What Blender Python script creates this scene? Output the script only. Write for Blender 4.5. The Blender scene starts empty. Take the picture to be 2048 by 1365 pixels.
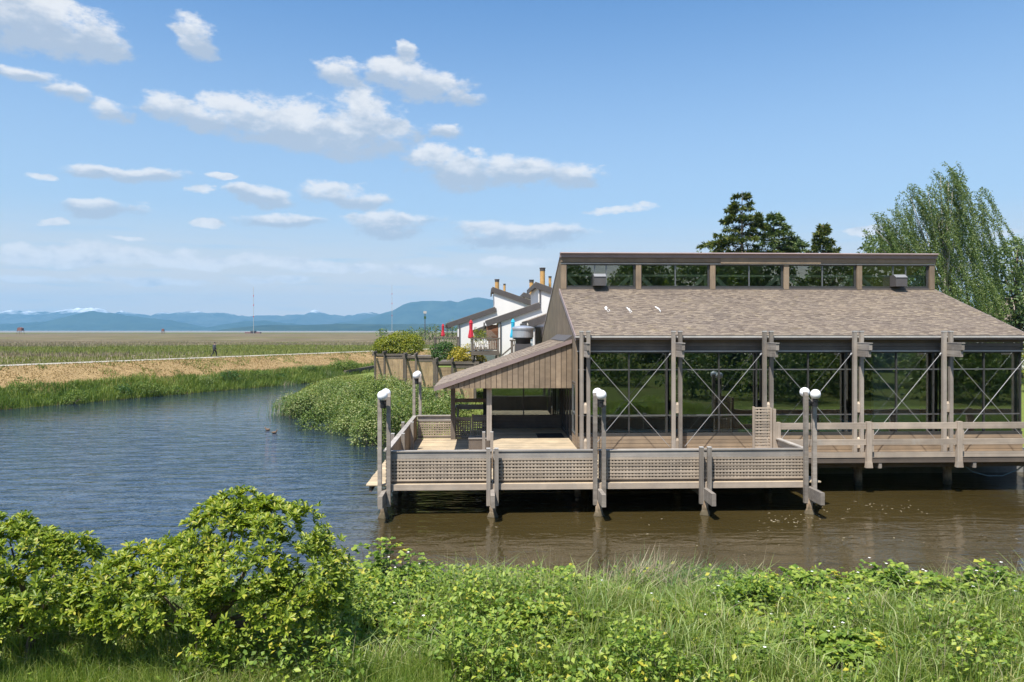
import bpy, math, random
import numpy as np
from mathutils import Vector, Matrix, Euler
R = math.radians
sc = bpy.context.scene
COL = sc.collection
rnd = random.Random(7)
rng = np.random.default_rng(11)

# ------------------------------------------------------------ camera, sky, sun, exposure
F, CX, HY, CAMZ = 1450.0, 1024.0, 661.0, 6.4
TH = math.atan(54 / F)
cam = bpy.data.objects.new('camera', bpy.data.cameras.new('camera'))
COL.objects.link(cam)
cam.location = (0, 0, CAMZ)
cam.rotation_euler = (R(90), 0, -TH)
cam.data.sensor_width = 36
cam.data.lens = F / 2048 * 36
cam.data.shift_y = -(682.5 - HY) / 2048
cam.data.clip_start = 0.1
cam.data.clip_end = 80000
sc.camera = cam

SUN_DIR = Vector((-0.29, -0.45, 1.0)).normalized()
SUN_EL = math.asin(SUN_DIR.z)
SUN_AZ = math.atan2(SUN_DIR.x, SUN_DIR.y) % (2 * math.pi)
SKY_STRENGTH = 0.112
sl = bpy.data.lights.new('sun', 'SUN')
sl.energy = 4.7
sl.angle = R(0.53)
sl.color = (1.0, 0.955, 0.88)
so = bpy.data.objects.new('sun', sl)
COL.objects.link(so)
so.rotation_euler = (-SUN_DIR).to_track_quat('-Z', 'Y').to_euler()
so.location = SUN_DIR * 60

vs = sc.view_settings
vs.view_transform = 'Standard'
vs.look = 'None'
vs.gamma = 1
vs.use_curve_mapping = False
vs.exposure = 0.74
sc.cycles.use_denoising = True
sc.cycles.max_bounces = 8
sc.cycles.transparent_max_bounces = 12
sc.cycles.volume_bounces = 0
sc.cycles.sample_clamp_indirect = 6
sc.cycles.caustics_reflective = False
sc.cycles.caustics_refractive = False

world = bpy.data.worlds.new('World')
sc.world = world
world.use_nodes = True
WN, WL_ = world.node_tree.nodes, world.node_tree.links
WN.clear()

def wmath(op, a, b=None, c=None, clamp=False):
    n = WN.new('ShaderNodeMath'); n.operation = op; n.use_clamp = clamp
    for i, v in enumerate((a, b, c)):
        if v is None: continue
        if isinstance(v, (int, float)): n.inputs[i].default_value = v
        else: WL_.new(v, n.inputs[i])
    return n.outputs[0]

def wvec(op, a, b=None, c=None, out=0):
    n = WN.new('ShaderNodeVectorMath'); n.operation = op
    for i, v in enumerate((a, b, c)):
        if v is None: continue
        if isinstance(v, tuple): n.inputs[i].default_value = v
        else: WL_.new(v, n.inputs[i])
    return n.outputs[out]

def wnoise(vec, scale, detail, rough, w=None):
    n = WN.new('ShaderNodeTexNoise'); n.inputs['Scale'].default_value = scale
    n.inputs['Detail'].default_value = detail; n.inputs['Roughness'].default_value = rough
    WL_.new(vec, n.inputs['Vector'])
    return n.outputs['Fac'], n.outputs['Color']

def wsmooth(v, a, b):
    n = WN.new('ShaderNodeMapRange'); n.interpolation_type = 'SMOOTHSTEP'
    n.inputs['From Min'].default_value = a; n.inputs['From Max'].default_value = b
    WL_.new(v, n.inputs['Value'])
    return n.outputs['Result']

def build_sky():
    sky = WN.new('ShaderNodeTexSky'); sky.sky_type = 'NISHITA'; sky.sun_disc = False
    sky.sun_elevation = SUN_EL; sky.sun_rotation = SUN_AZ
    sky.altitude = 10; sky.air_density = 1.0; sky.dust_density = 0.6; sky.ozone_density = 2.0
    tc = WN.new('ShaderNodeTexCoord')
    sep = WN.new('ShaderNodeSeparateXYZ'); WL_.new(tc.outputs['Generated'], sep.inputs[0])
    az = wmath('ARCTAN2', sep.outputs[0], sep.outputs[1])
    el = wmath('ARCSINE', sep.outputs[2], clamp=False)
    comb = WN.new('ShaderNodeCombineXYZ'); WL_.new(az, comb.inputs[0]); WL_.new(el, comb.inputs[1])
    ae = comb.outputs[0]
    # irregular outlines: bend the coordinates with noise first
    nz = wvec('MULTIPLY', ae, (1.0, 1.9, 1.0))
    _, wc = wnoise(nz, 9.0, 4.0, 0.6)
    warp = wvec('MULTIPLY_ADD', wvec('SUBTRACT', wc, (0.5, 0.5, 0.5)), (0.10, 0.035, 0.0), ae)
    clouds = [  # azimuth / elevation of each cumulus, measured in degrees-like picture units
        (70, 40, 175, 62), (190, 85, 62, 36), (20, 20, 120, 60), (392, 80, 48, 32), (680, 148, 54, 25), (800, 150, 70, 28),
        (860, 172, 72, 28), (925, 198, 42, 12), (810, 104, 26, 15), (480, 240, 100, 34), (600, 250, 165, 46),
        (715, 208, 62, 36), (735, 262, 95, 46), (640, 285, 120, 26), (330, 218, 58, 22), (395, 240, 60, 20), (225, 220, 46, 20),
        (140, 186, 46, 15), (50, 150, 85, 11), (875, 318, 74, 24), (920, 350, 82, 28), (1050, 348, 105, 27),
        (1140, 352, 75, 22), (275, 347, 130, 12), (205, 414, 92, 17), (520, 392, 72, 18), (660, 382, 75, 20),
        (730, 402, 66, 15), (565, 438, 95, 11), (411, 441, 35, 9), (790, 440, 100, 16), (775, 458, 80, 14),
        (1040, 464, 165, 17), (1010, 482, 100, 11), (175, 506, 95, 16), (20, 514, 60, 12), (110, 520, 110, 10),
        (370, 513, 48, 14), (390, 520, 110, 8), (500, 522, 56, 10), (640, 538, 88, 8), (815, 543, 80, 9), (1020, 522, 64, 5),
        (935, 547, 34, 7), (890, 264, 58, 12), (1245, 416, 66, 7), 
        (60, 498, 46, 11), (260, 512, 66, 9), (330, 520, 56, 8), (570, 530, 62, 7), 
        (85, 350, 40, 7), (90, 438, 38, 5), (440, 357, 26, 6), (395, 385, 32, 7), (705, 541, 64, 5), (440, 526, 56, 6), (150, 522, 120, 5), (1720, 452, 50, 5), (2010, 462, 40, 6), (255, 478, 30, 4), (310, 560, 120, 4), (60, 556, 90, 4), (540, 563, 80, 4), (-260, 120, 190, 60), (-300, 480, 160, 16), (-700, 200, 260, 60)]
    M = None; S = None; W = None
    for px, py, rx, ry in clouds:
        ry = ry * 1.15 + (2.5 if py < 480 else 5.5); rx = rx * 1.06
        a = math.atan((px - CX) / F)
        e = math.atan((HY - py) / F * math.cos(a))
        ra = rx / F * math.cos(a) ** 2
        re = ry / F * math.cos(a)
        q = wvec('MULTIPLY_ADD', warp, (1 / ra, 1 / re, 0.0), (-(a + TH) / ra, -e / re, 0.0))
        d = wvec('DOT_PRODUCT', q, q, out=1)
        m = wmath('MAXIMUM', wmath('SUBTRACT', 1.0, d), -1.0)
        if (ry < 15 or py > 485) and M is not None:   # thin ones take part in the outline only
            M = wmath('SMOOTH_MAX', M, m, 0.35); continue
        w = wmath('MULTIPLY_ADD', m, 0.5, 0.5)
        w = wmath('MULTIPLY', w, w)
        qs = WN.new('ShaderNodeSeparateXYZ'); WL_.new(q, qs.inputs[0])
        y = wmath('MULTIPLY', qs.outputs[1], w)
        if M is None: M, S, W = m, y, w
        else:
            M = wmath('SMOOTH_MAX', M, m, 0.35); S = wmath('ADD', S, y); W = wmath('ADD', W, w)
    n1, _ = wnoise(nz, 17.0, 12.0, 0.70)
    n2, _ = wnoise(wvec('ADD', nz, (3.1, 1.7, 0.4)), 30.0, 7.0, 0.6)
    dens = wmath('MULTIPLY_ADD', M, 0.85, wmath('MULTIPLY_ADD', n1, 2.9, -1.50))
    alpha = wsmooth(dens, -0.12, 0.60)
    t = wmath('DIVIDE', wmath('ADD', S, 0.016), wmath('ADD', W, 0.04))
    sh = wmath('MULTIPLY_ADD', n2, 1.6, wmath('ADD', t, -0.8))
    shade = wsmooth(sh, -0.25, 0.55)
    alpha = wmath('MULTIPLY', alpha, wmath('MULTIPLY_ADD', shade, 0.10, 0.84))
    # thin low veil towards the horizon, all the way round
    st = wvec('MULTIPLY', ae, (1.0, 11.0, 1.0))
    n3, _ = wnoise(st, 7.0, 6.0, 0.55)
    veil = wmath('MULTIPLY', wsmooth(n3, 0.12, 0.52), wmath('MULTIPLY', wsmooth(el, 0.17, 0.02), 0.95))
    cc = WN.new('ShaderNodeMix'); cc.data_type = 'RGBA'
    k = 1 / SKY_STRENGTH
    WL_.new(shade, cc.inputs['Factor'])
    cc.inputs['A'].default_value = (0.30 * k, 0.345 * k, 0.41 * k, 1)
    cc.inputs['B'].default_value = (0.545 * k, 0.55 * k, 0.56 * k, 1)
    hs = WN.new('ShaderNodeHueSaturation'); hs.inputs['Saturation'].default_value = 1.22
    hs.inputs['Value'].default_value = 1.0
    WL_.new(sky.outputs[0], hs.inputs['Color'])
    # hazy air brightens and pales the sky evenly towards the horizon
    m0 = WN.new('ShaderNodeMix'); m0.data_type = 'RGBA'
    WL_.new(wmath('MULTIPLY', wsmooth(el, 0.50, 0.0), 0.85), m0.inputs['Factor']); WL_.new(hs.outputs[0], m0.inputs['A'])
    m0.inputs['B'].default_value = (0.30 * k, 0.385 * k, 0.485 * k, 1)
    m1 = WN.new('ShaderNodeMix'); m1.data_type = 'RGBA'
    WL_.new(veil, m1.inputs['Factor']); WL_.new(m0.outputs['Result'], m1.inputs['A'])
    m1.inputs['B'].default_value = (0.56 * k, 0.50 * k, 0.43 * k, 1)
    m2 = WN.new('ShaderNodeMix'); m2.data_type = 'RGBA'
    WL_.new(alpha, m2.inputs['Factor']); WL_.new(m1.outputs['Result'], m2.inputs['A']); WL_.new(cc.outputs['Result'], m2.inputs['B'])
    bg = WN.new('ShaderNodeBackground'); bg.inputs['Strength'].default_value = SKY_STRENGTH
    WL_.new(m2.outputs['Result'], bg.inputs['Color'])
    out = WN.new('ShaderNodeOutputWorld'); WL_.new(bg.outputs[0], out.inputs['Surface'])
build_sky()
world.cycles.sampling_method = 'MANUAL'
world.cycles.sample_map_resolution = 512

# ------------------------------------------------------------ layout helpers
_s, _c = math.sin(TH), math.cos(TH)
def ray(px, py):
    a, b = (px - CX) / F, (HY - py) / F
    return Vector((_s + a * _c, _c - a * _s, b))
def at(px, py, Y=None, z=None, zc=None):
    d = ray(px, py)
    t = zc if zc is not None else (Y / d.y if Y is not None else (z - CAMZ) / d.z)
    return Vector((d.x * t, d.y * t, CAMZ + d.z * t))

# ------------------------------------------------------------ materials
def new_mat(name):
    m = bpy.data.materials.new(name); m.use_nodes = True
    n = m.node_tree.nodes
    return m, n, m.node_tree.links, n['Principled BSDF']

def L(links, a, b): links.new(a, b)

def ramp(nodes, links, fac, stops):
    r = nodes.new('ShaderNodeValToRGB')
    e = r.color_ramp.elements
    while len(e) < len(stops): e.new(0.5)
    for i, (p, c) in enumerate(stops):
        e[i].position = p; e[i].color = (c[0], c[1], c[2], 1)
    links.new(fac, r.inputs[0])
    return r.outputs[0]

def noise(nodes, links, vec, scale, detail=4, rough=0.55, dist=0):
    n = nodes.new('ShaderNodeTexNoise')
    n.inputs['Scale'].default_value = scale; n.inputs['Detail'].default_value = detail
    n.inputs['Roughness'].default_value = rough; n.inputs['Distortion'].default_value = dist
    if vec is not None: links.new(vec, n.inputs['Vector'])
    return n.outputs['Fac']

def mapping(nodes, links, vec, scale=(1, 1, 1), loc=None):
    m = nodes.new('ShaderNodeMapping'); m.inputs['Scale'].default_value = scale
    links.new(vec, m.inputs['Vector'])
    if loc is not None: links.new(loc, m.inputs['Location'])
    return m.outputs[0]

def mix(nodes, links, fac, a, b, blend='MIX'):
    m = nodes.new('ShaderNodeMix'); m.data_type = 'RGBA'; m.blend_type = blend
    for key, v in (('Factor', fac), ('A', a), ('B', b)):
        s = m.inputs[key]
        if isinstance(v, (int, float)): s.default_value = v
        elif isinstance(v, tuple): s.default_value = (*v, 1)
        else: links.new(v, s)
    return m.outputs['Result']

def wood(name, c1, c2, grain=(1.2, 7, 7), rough=0.85, unit=True, spread=0.22, stain=None, tide=False):
    """weathered timber: stretched grain, board to board tint, blotches"""
    m, n, l, p = new_mat(name)
    tc = n.new('ShaderNodeTexCoord'); oi = n.new('ShaderNodeObjectInfo'); g = n.new('ShaderNodeNewGeometry')
    off = n.new('ShaderNodeMath'); off.operation = 'MULTIPLY'; off.inputs[1].default_value = 80
    l.new(oi.outputs['Random'], off.inputs[0])
    v = mapping(n, l, tc.outputs['Object'], grain, off.outputs[0])
    f = noise(n, l, v, 1.0, 6, 0.65, 0.4)
    col = ramp(n, l, f, [(0.3, c1), (0.72, c2)])
    big = noise(n, l, g.outputs['Position'], 1.3, 4, 0.6)
    col = mix(n, l, 0.55, col, ramp(n, l, big, [(0.3, (0.55, 0.55, 0.57)), (0.7, (1.2, 1.16, 1.1))]), 'MULTIPLY')
    hs = n.new('ShaderNodeHueSaturation')
    mr = n.new('ShaderNodeMapRange'); mr.inputs['To Min'].default_value = 1 - spread; mr.inputs['To Max'].default_value = 1 + spread
    l.new(oi.outputs['Random'], mr.inputs['Value']); l.new(mr.outputs[0], hs.inputs['Value'])
    l.new(col, hs.inputs['Color'])
    col = hs.outputs[0]
    if stain:
        sf = noise(n, l, mapping(n, l, g.outputs['Position'], (2.2, 2.2, 0.8)), 1.0, 5, 0.7)
        col = mix(n, l, ramp(n, l, sf, [(0.58, (0, 0, 0)), (0.75, (0.7, 0.7, 0.7))]), col, stain)
    if tide:   # wet, slimy band where the pond laps at the timber
        sz = n.new('ShaderNodeSeparateXYZ'); l.new(g.outputs['Position'], sz.inputs[0])
        tn = noise(n, l, mapping(n, l, g.outputs['Position'], (9, 9, 2)), 1.0, 4, 0.6)
        ta = n.new('ShaderNodeMath'); ta.operation = 'MULTIPLY_ADD'; ta.inputs[1].default_value = 0.5; l.new(tn, ta.inputs[0]); l.new(sz.outputs[2], ta.inputs[2])
        col = mix(n, l, ramp(n, l, ta.outputs[0], [(0.36, (.85, .85, .85)), (0.62, (0, 0, 0))]), col, (0.055, 0.048, 0.026))
    l.new(col, p.inputs['Base Color'])
    p.inputs['Roughness'].default_value = rough
    p.inputs['Specular IOR Level'].default_value = 0.2
    b = n.new('ShaderNodeBump'); b.inputs['Strength'].default_value = 0.35; b.inputs['Distance'].default_value = 0.01
    l.new(f, b.inputs['Height']); l.new(b.outputs[0], p.inputs['Normal'])
    return m

def plain(name, c, rough=0.6, metal=0.0, var=0.12, scale=3.0, spec=0.4, bump=0.0):
    m, n, l, p = new_mat(name)
    g = n.new('ShaderNodeNewGeometry')
    f = noise(n, l, g.outputs['Position'], scale, 5, 0.6)
    lo = tuple(x * (1 - var) for x in c); hi = tuple(min(1, x * (1 + var)) for x in c)
    l.new(ramp(n, l, f, [(0.3, lo), (0.7, hi)]), p.inputs['Base Color'])
    p.inputs['Roughness'].default_value = rough; p.inputs['Metallic'].default_value = metal
    p.inputs['Specular IOR Level'].default_value = spec
    if bump:
        b = n.new('ShaderNodeBump'); b.inputs['Strength'].default_value = bump; b.inputs['Distance'].default_value = 0.02
        f2 = noise(n, l, g.outputs['Position'], scale * 8, 4, 0.6)
        l.new(f2, b.inputs['Height']); l.new(b.outputs[0], p.inputs['Normal'])
    return m

def leaf(name, stops, trans=0.35, rough=0.45, patch=0.5, patch_scale=0.9, spec=0.35):
    """leaves: colour by leaf, slow patches of hue through the plant, light coming through the blade"""
    m, n, l, p = new_mat(name)
    g = n.new('ShaderNodeNewGeometry'); oi = n.new('ShaderNodeObjectInfo')
    f = noise(n, l, g.outputs['Position'], patch_scale, 3, 0.5)
    a = n.new('ShaderNodeMath'); a.operation = 'MULTIPLY_ADD'; a.inputs[1].default_value = patch * 2; a.inputs[2].default_value = -patch
    l.new(f, a.inputs[0])
    s = n.new('ShaderNodeMath'); s.operation = 'ADD'; s.use_clamp = True
    l.new(g.outputs['Random Per Island'], s.inputs[0]); l.new(a.outputs[0], s.inputs[1])
    col = ramp(n, l, s.outputs[0], stops)
    l.new(col, p.inputs['Base Color'])
    p.inputs['Roughness'].default_value = rough; p.inputs['Specular IOR Level'].default_value = spec
    t = n.new('ShaderNodeBsdfTranslucent')
    tcol = mix(n, l, 0.75, col, (1.5, 1.6, 0.5), 'MULTIPLY')
    l.new(tcol, t.inputs['Color'])
    ms = n.new('ShaderNodeMixShader'); ms.inputs[0].default_value = trans
    l.new(p.outputs[0], ms.inputs[1]); l.new(t.outputs[0], ms.inputs[2])
    l.new(ms.outputs[0], n['Material Output'].inputs['Surface'])
    return m

def glass(name, tint, extra=0.0, rough=0.0):
    m, n, l, p = new_mat(name)
    n.remove(p)
    fr = n.new('ShaderNodeFresnel'); fr.inputs['IOR'].default_value = 1.5
    a = n.new('ShaderNodeMath'); a.operation = 'MULTIPLY_ADD'; a.use_clamp = True
    a.inputs[1].default_value = 1.05; a.inputs[2].default_value = extra
    l.new(fr.outputs[0], a.inputs[0])
    tr = n.new('ShaderNodeBsdfTransparent'); tr.inputs['Color'].default_value = (*tint, 1)
    gl = n.new('ShaderNodeBsdfGlossy'); gl.inputs['Roughness'].default_value = rough
    gl.inputs['Color'].default_value = (0.92, 0.97, 0.95, 1)
    g = n.new('ShaderNodeNewGeometry')
    b = n.new('ShaderNodeBump'); b.inputs['Strength'].default_value = 0.04; b.inputs['Distance'].default_value = 0.02
    l.new(noise(n, l, g.outputs['Position'], 0.8, 2, 0.5), b.inputs['Height']); l.new(b.outputs[0], gl.inputs['Normal'])
    ms = n.new('ShaderNodeMixShader')
    l.new(a.outputs[0], ms.inputs[0]); l.new(tr.outputs[0], ms.inputs[1]); l.new(gl.outputs[0], ms.inputs[2])
    l.new(ms.outputs[0], n['Material Output'].inputs['Surface'])
    return m

M = {}
M['post'] = wood('weathered_post_timber', (0.21, 0.182, 0.153), (0.38, 0.338, 0.292), (1.1, 7, 7), stain=(0.36, 0.34, 0.30), spread=.28, tide=True)
M['cap'] = wood('grey_rail_timber', (0.265, 0.24, 0.215), (0.42, 0.39, 0.35), (1.5, 6, 6))
M['lath'] = wood('tan_lath_timber', (0.335, 0.272, 0.208), (0.48, 0.405, 0.32), (1.5, 4, 4), spread=0.26)
M['rail'] = wood('tan_rail_timber', (0.345, 0.282, 0.22), (0.47, 0.395, 0.32), (1.5, 5, 5), spread=0.12, stain=(0.38, 0.35, 0.30))
M['plank'] = wood('deck_plank_timber', (0.40, 0.31, 0.20), (0.54, 0.45, 0.32), (2.5, 3, 3), spread=0.22, stain=(0.33, 0.28, 0.20))
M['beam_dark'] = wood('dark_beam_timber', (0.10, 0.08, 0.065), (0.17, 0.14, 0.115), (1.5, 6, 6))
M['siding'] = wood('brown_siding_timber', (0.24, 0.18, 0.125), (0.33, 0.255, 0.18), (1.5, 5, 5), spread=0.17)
M['siding_dark'] = wood('shaded_brown_timber', (0.13, 0.108, 0.09), (0.19, 0.16, 0.135), (1.5, 5, 5), spread=0.08)  # darker siding copy, shade put into the colour for sheltered parts
M['wall_board'] = wood('gable_board_timber', (0.19, 0.15, 0.105), (0.245, 0.195, 0.14), (3, 3, 0.8), spread=0.05)
M['fence_board'] = wood('patio_board_timber', (0.33, 0.23, 0.14), (0.46, 0.34, 0.21), (4, 4, 1), spread=0.14)
M['pergola'] = wood('old_pergola_timber', (0.10, 0.085, 0.07), (0.19, 0.16, 0.135), (1.5, 6, 6))
M['pile'] = wood('water_worn_pile_timber', (0.20, 0.13, 0.08), (0.50, 0.40, 0.29), (9, 9, 3), spread=0.2, tide=True)
M['brace'] = plain('pale_brace_paint', (0.74, 0.66, 0.42), 0.7)
M['fascia'] = plain('mauve_brown_metal', (0.27, 0.205, 0.19), 0.45, 0.0, 0.1, 1.2)
M['trim_light'] = plain('grey_white_trim', (0.44, 0.42, 0.39), 0.6)
M['trim_dark'] = plain('dark_brown_trim', (0.085, 0.075, 0.07), 0.6)
M['frame'] = plain('bronze_window_frame', (0.07, 0.068, 0.065), 0.4, 0.3)
M['frame_light'] = plain('worn_aluminium_bar', (0.22, 0.22, 0.22), 0.4, 0.6)
M['glass'] = glass('tinted_window_glass', (0.84, 0.90, 0.87), 0.105)
M['glass_far'] = glass('dark_house_glass', (0.35, 0.4, 0.4), 0.08)
M['rod'] = plain('pale_steel_rod', (0.36, 0.36, 0.365), 0.45, 0.3, 0.05)
M['globe'] = plain('white_globe_plastic', (0.86, 0.86, 0.85), 0.25, 0, 0.02)
M['black'] = plain('black_metal', (0.02, 0.02, 0.022), 0.4)
M['mat'] = plain('black_rubber', (0.025, 0.025, 0.027), 0.9, 0, 0.3, 20)
M['stucco'] = plain('white_stucco', (0.76, 0.735, 0.70), 0.9, 0, 0.04, 0.7, 0.1, 0.3)
M['terracotta'] = plain('tan_clay_flue', (0.50, 0.29, 0.10), 0.8, 0, 0.2, 4)
M['red'] = plain('red_cloth', (0.50, 0.025, 0.045), 0.8, 0, 0.15, 6)
M['blue'] = plain('turquoise_cloth', (0.03, 0.42, 0.62), 0.8, 0, 0.15, 6)
M['white'] = plain('white_paint', (0.78, 0.78, 0.77), 0.5, 0, 0.04)
M['galv'] = plain('galvanised_steel', (0.56, 0.57, 0.59), 0.38, 0.7, 0.1, 3)
M['vent'] = plain('grey_brown_hood_paint', (0.10, 0.092, 0.09), 0.5, 0.1, 0.08)
M['red_lattice'] = wood('red_brown_lattice_timber', (0.17, 0.075, 0.04), (0.26, 0.125, 0.07), (2, 3, 3))
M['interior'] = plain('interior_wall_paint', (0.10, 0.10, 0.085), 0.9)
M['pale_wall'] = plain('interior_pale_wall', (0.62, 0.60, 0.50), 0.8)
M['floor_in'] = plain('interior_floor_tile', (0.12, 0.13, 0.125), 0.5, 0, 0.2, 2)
M['concrete'] = plain('grey_concrete', (0.24, 0.235, 0.22), 0.9, 0, 0.25, 1.4, 0.2, 0.4)
M['gravel'] = plain('pale_path_gravel', (0.37, 0.335, 0.28), 0.95, 0, 0.25, 0.8, 0.1, 0.4)
M['bark'] = wood('grey_brown_bark', (0.10, 0.075, 0.055), (0.27, 0.22, 0.17), (8, 8, 3))
M['bark_pale'] = wood('pale_birch_bark', (0.28, 0.25, 0.21), (0.58, 0.55, 0.50), (6, 6, 2))
M['hose'] = plain('blue_hose_plastic', (0.16, 0.25, 0.33), 0.5)
M['skin'] = plain('skin_tone', (0.42, 0.26, 0.19), 0.6)
M['hair'] = plain('dark_hair', (0.03, 0.022, 0.018), 0.7)
M['jacket'] = plain('charcoal_jacket_cloth', (0.045, 0.05, 0.058), 0.9)
M['trousers'] = plain('black_trouser_cloth', (0.016, 0.016, 0.018), 0.9)
M['duck'] = plain('brown_duck_feathers', (0.16, 0.10, 0.06), 0.8, 0, 0.5, 30)
M['bill'] = plain('yellow_bill', (0.5, 0.33, 0.06), 0.5)
M['rust'] = plain('rusty_red_platform', (0.20, 0.09, 0.07), 0.8)
M['teal'] = plain('teal_pool_tile', (0.03, 0.30, 0.30), 0.15, 0, 0.2, 1)

def shingle_mat():
    m, n, l, p = new_mat('asphalt_shingle')
    g = n.new('ShaderNodeNewGeometry')
    col = ramp(n, l, g.outputs['Random Per Island'], [(0.0, (0.185, 0.152, 0.125)), (0.35, (0.235, 0.195, 0.16)), (0.65, (0.265, 0.222, 0.178)), (1.0, (0.31, 0.26, 0.20))])
    f = noise(n, l, g.outputs['Position'], 0.5, 5, 0.6)
    col = mix(n, l, 0.6, col, ramp(n, l, f, [(0.3, (0.80, 0.77, 0.78)), (0.7, (1.12, 1.06, 0.98))]), 'MULTIPLY')
    f2 = noise(n, l, g.outputs['Position'], 60, 3, 0.7)
    col = mix(n, l, 0.5, col, ramp(n, l, f2, [(0.3, (0.7, 0.7, 0.7)), (0.7, (1.25, 1.25, 1.25))]), 'MULTIPLY')
    mo = noise(n, l, g.outputs['Position'], 0.9, 6, 0.7)
    l.new(mix(n, l, ramp(n, l, mo, [(0.60, (0, 0, 0)), (0.76, (0.4, 0.4, 0.4))]), col, (0.30, 0.24, 0.10)), p.inputs['Base Color'])
    p.inputs['Roughness'].default_value = 0.95; p.inputs['Specular IOR Level'].default_value = 0.15
    return m
M['shingle'] = shingle_mat()

def water_mat():
    m, n, l, p = new_mat('pond_water')
    g = n.new('ShaderNodeNewGeometry')
    pos = g.outputs['Position']
    f = noise(n, l, pos, 0.12, 3, 0.5)
    silt = ramp(n, l, f, [(0.3, (0.041, 0.030, 0.010)), (0.7, (0.058, 0.043, 0.016))])
    p.inputs['Roughness'].default_value = 0.03
    p.inputs['IOR'].default_value = 2.15
    p.inputs['Specular IOR Level'].default_value = 0.5
    r = n.new('ShaderNodeMapping'); r.inputs['Rotation'].default_value = (0, 0, R(24)); r.inputs['Scale'].default_value = (0.42, 1.25, 1)
    l.new(pos, r.inputs['Vector'])
    a = noise(n, l, r.outputs[0], 1.15, 4, 0.55, 0.9)
    b2 = noise(n, l, mapping(n, l, pos, (0.5, 1.6, 1)), 2.2, 3, 0.55, 0.4)
    add = n.new('ShaderNodeMath'); add.operation = 'MULTIPLY_ADD'; add.inputs[1].default_value = 0.3
    l.new(b2, add.inputs[0]); l.new(a, add.inputs[2])
    # wind reaches the open pond; the water beside the deck and the far bank lies sheltered
    sx = n.new('ShaderNodeSeparateXYZ'); l.new(pos, sx.inputs[0])
    mr = n.new('ShaderNodeMapRange'); mr.interpolation_type = 'SMOOTHSTEP'
    mr.inputs['From Min'].default_value = -7; mr.inputs['From Max'].default_value = 1
    mr.inputs['To Min'].default_value = 1.0; mr.inputs['To Max'].default_value = 0.33
    l.new(sx.outputs[0], mr.inputs['Value'])
    # silty shallows near the building; deeper clear pond, sky reflection painted into its blue
    ms = n.new('ShaderNodeMapRange'); ms.interpolation_type = 'SMOOTHSTEP'
    ms.inputs['From Min'].default_value = -6.5; ms.inputs['From Max'].default_value = -2.5
    l.new(sx.outputs[0], ms.inputs['Value'])
    l.new(mix(n, l, ms.outputs[0], (0.014, 0.026, 0.046), silt), p.inputs['Base Color'])
    mr2 = n.new('ShaderNodeMapRange'); mr2.interpolation_type = 'SMOOTHSTEP'
    mr2.inputs['From Min'].default_value = 40; mr2.inputs['From Max'].default_value = 58
    mr2.inputs['To Min'].default_value = 1.0; mr2.inputs['To Max'].default_value = 0.35
    l.new(sx.outputs[1], mr2.inputs['Value'])
    mu = n.new('ShaderNodeMath'); mu.operation = 'MULTIPLY'
    l.new(mr.outputs[0], mu.inputs[0]); l.new(mr2.outputs[0], mu.inputs[1])
    mv = n.new('ShaderNodeMath'); mv.operation = 'MULTIPLY'; mv.inputs[1].default_value = 0.9
    l.new(mu.outputs[0], mv.inputs[0])
    b = n.new('ShaderNodeBump'); b.inputs['Distance'].default_value = 0.13
    l.new(mv.outputs[0], b.inputs['Strength'])
    l.new(add.outputs[0], b.inputs['Height']); l.new(b.outputs[0], p.inputs['Normal'])
    return m
M['water'] = water_mat()

M['shrub_leaf'] = leaf('glossy_shrub_leaf', [(0.0, (0.055, 0.105, 0.012)), (0.3, (0.145, 0.21, 0.02)), (0.6, (0.255, 0.325, 0.034)), (0.85, (0.36, 0.405, 0.05)), (1.0, (0.46, 0.42, 0.08))], 0.34, 0.42, 0.35, 1.6)
M['grass'] = leaf('bank_grass_blade', [(0.0, (0.09, 0.155, 0.022)), (0.4, (0.185, 0.265, 0.042)), (0.8, (0.30, 0.36, 0.08)), (1.0, (0.47, 0.43, 0.19))], 0.42, 0.5, 0.45, 0.5)
M['pale_grass'] = leaf('arching_grass_blade', [(0.0, (0.13, 0.21, 0.05)), (0.5, (0.24, 0.32, 0.09)), (1.0, (0.42, 0.45, 0.19))], 0.35, 0.45, 0.3, 0.6)
M['bramble'] = leaf('bramble_leaf', [(0.0, (0.08, 0.15, 0.02)), (0.5, (0.185, 0.275, 0.038)), (0.92, (0.34, 0.41, 0.07)), (1.0, (0.50, 0.45, 0.06))], 0.33, 0.5, 0.35, 1.2)
M['dead'] = leaf('dead_reed_blade', [(0.0, (0.30, 0.23, 0.15)), (1.0, (0.60, 0.51, 0.38))], 0.2, 0.8, 0.2)
M['cattail'] = leaf('cattail_blade', [(0.0, (0.075, 0.16, 0.05)), (0.6, (0.12, 0.23, 0.085)), (1.0, (0.25, 0.32, 0.13))], 0.3, 0.5, 0.2)
M['petal'] = plain('white_petal', (0.82, 0.80, 0.76), 0.7, 0, 0.05)
M['bamboo'] = leaf('lance_leaf', [(0.0, (0.07, 0.14, 0.018)), (0.6, (0.14, 0.23, 0.03)), (0.85, (0.27, 0.31, 0.04)), (1.0, (0.50, 0.42, 0.05))], 0.35, 0.45, 0.3)
M['far_grass'] = leaf('far_bank_blade', [(0.0, (0.06, 0.115, 0.02)), (0.5, (0.13, 0.20, 0.035)), (1.0, (0.26, 0.30, 0.07))], 0.3, 0.6, 0.6, 0.25)
M['tan_grass'] = leaf('dry_grass_blade', [(0.0, (0.23, 0.15, 0.065)), (0.6, (0.35, 0.24, 0.11)), (0.9, (0.44, 0.32, 0.16)), (1.0, (0.17, 0.19, 0.06))], 0.2, 0.9, 0.3, 0.4)
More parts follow.
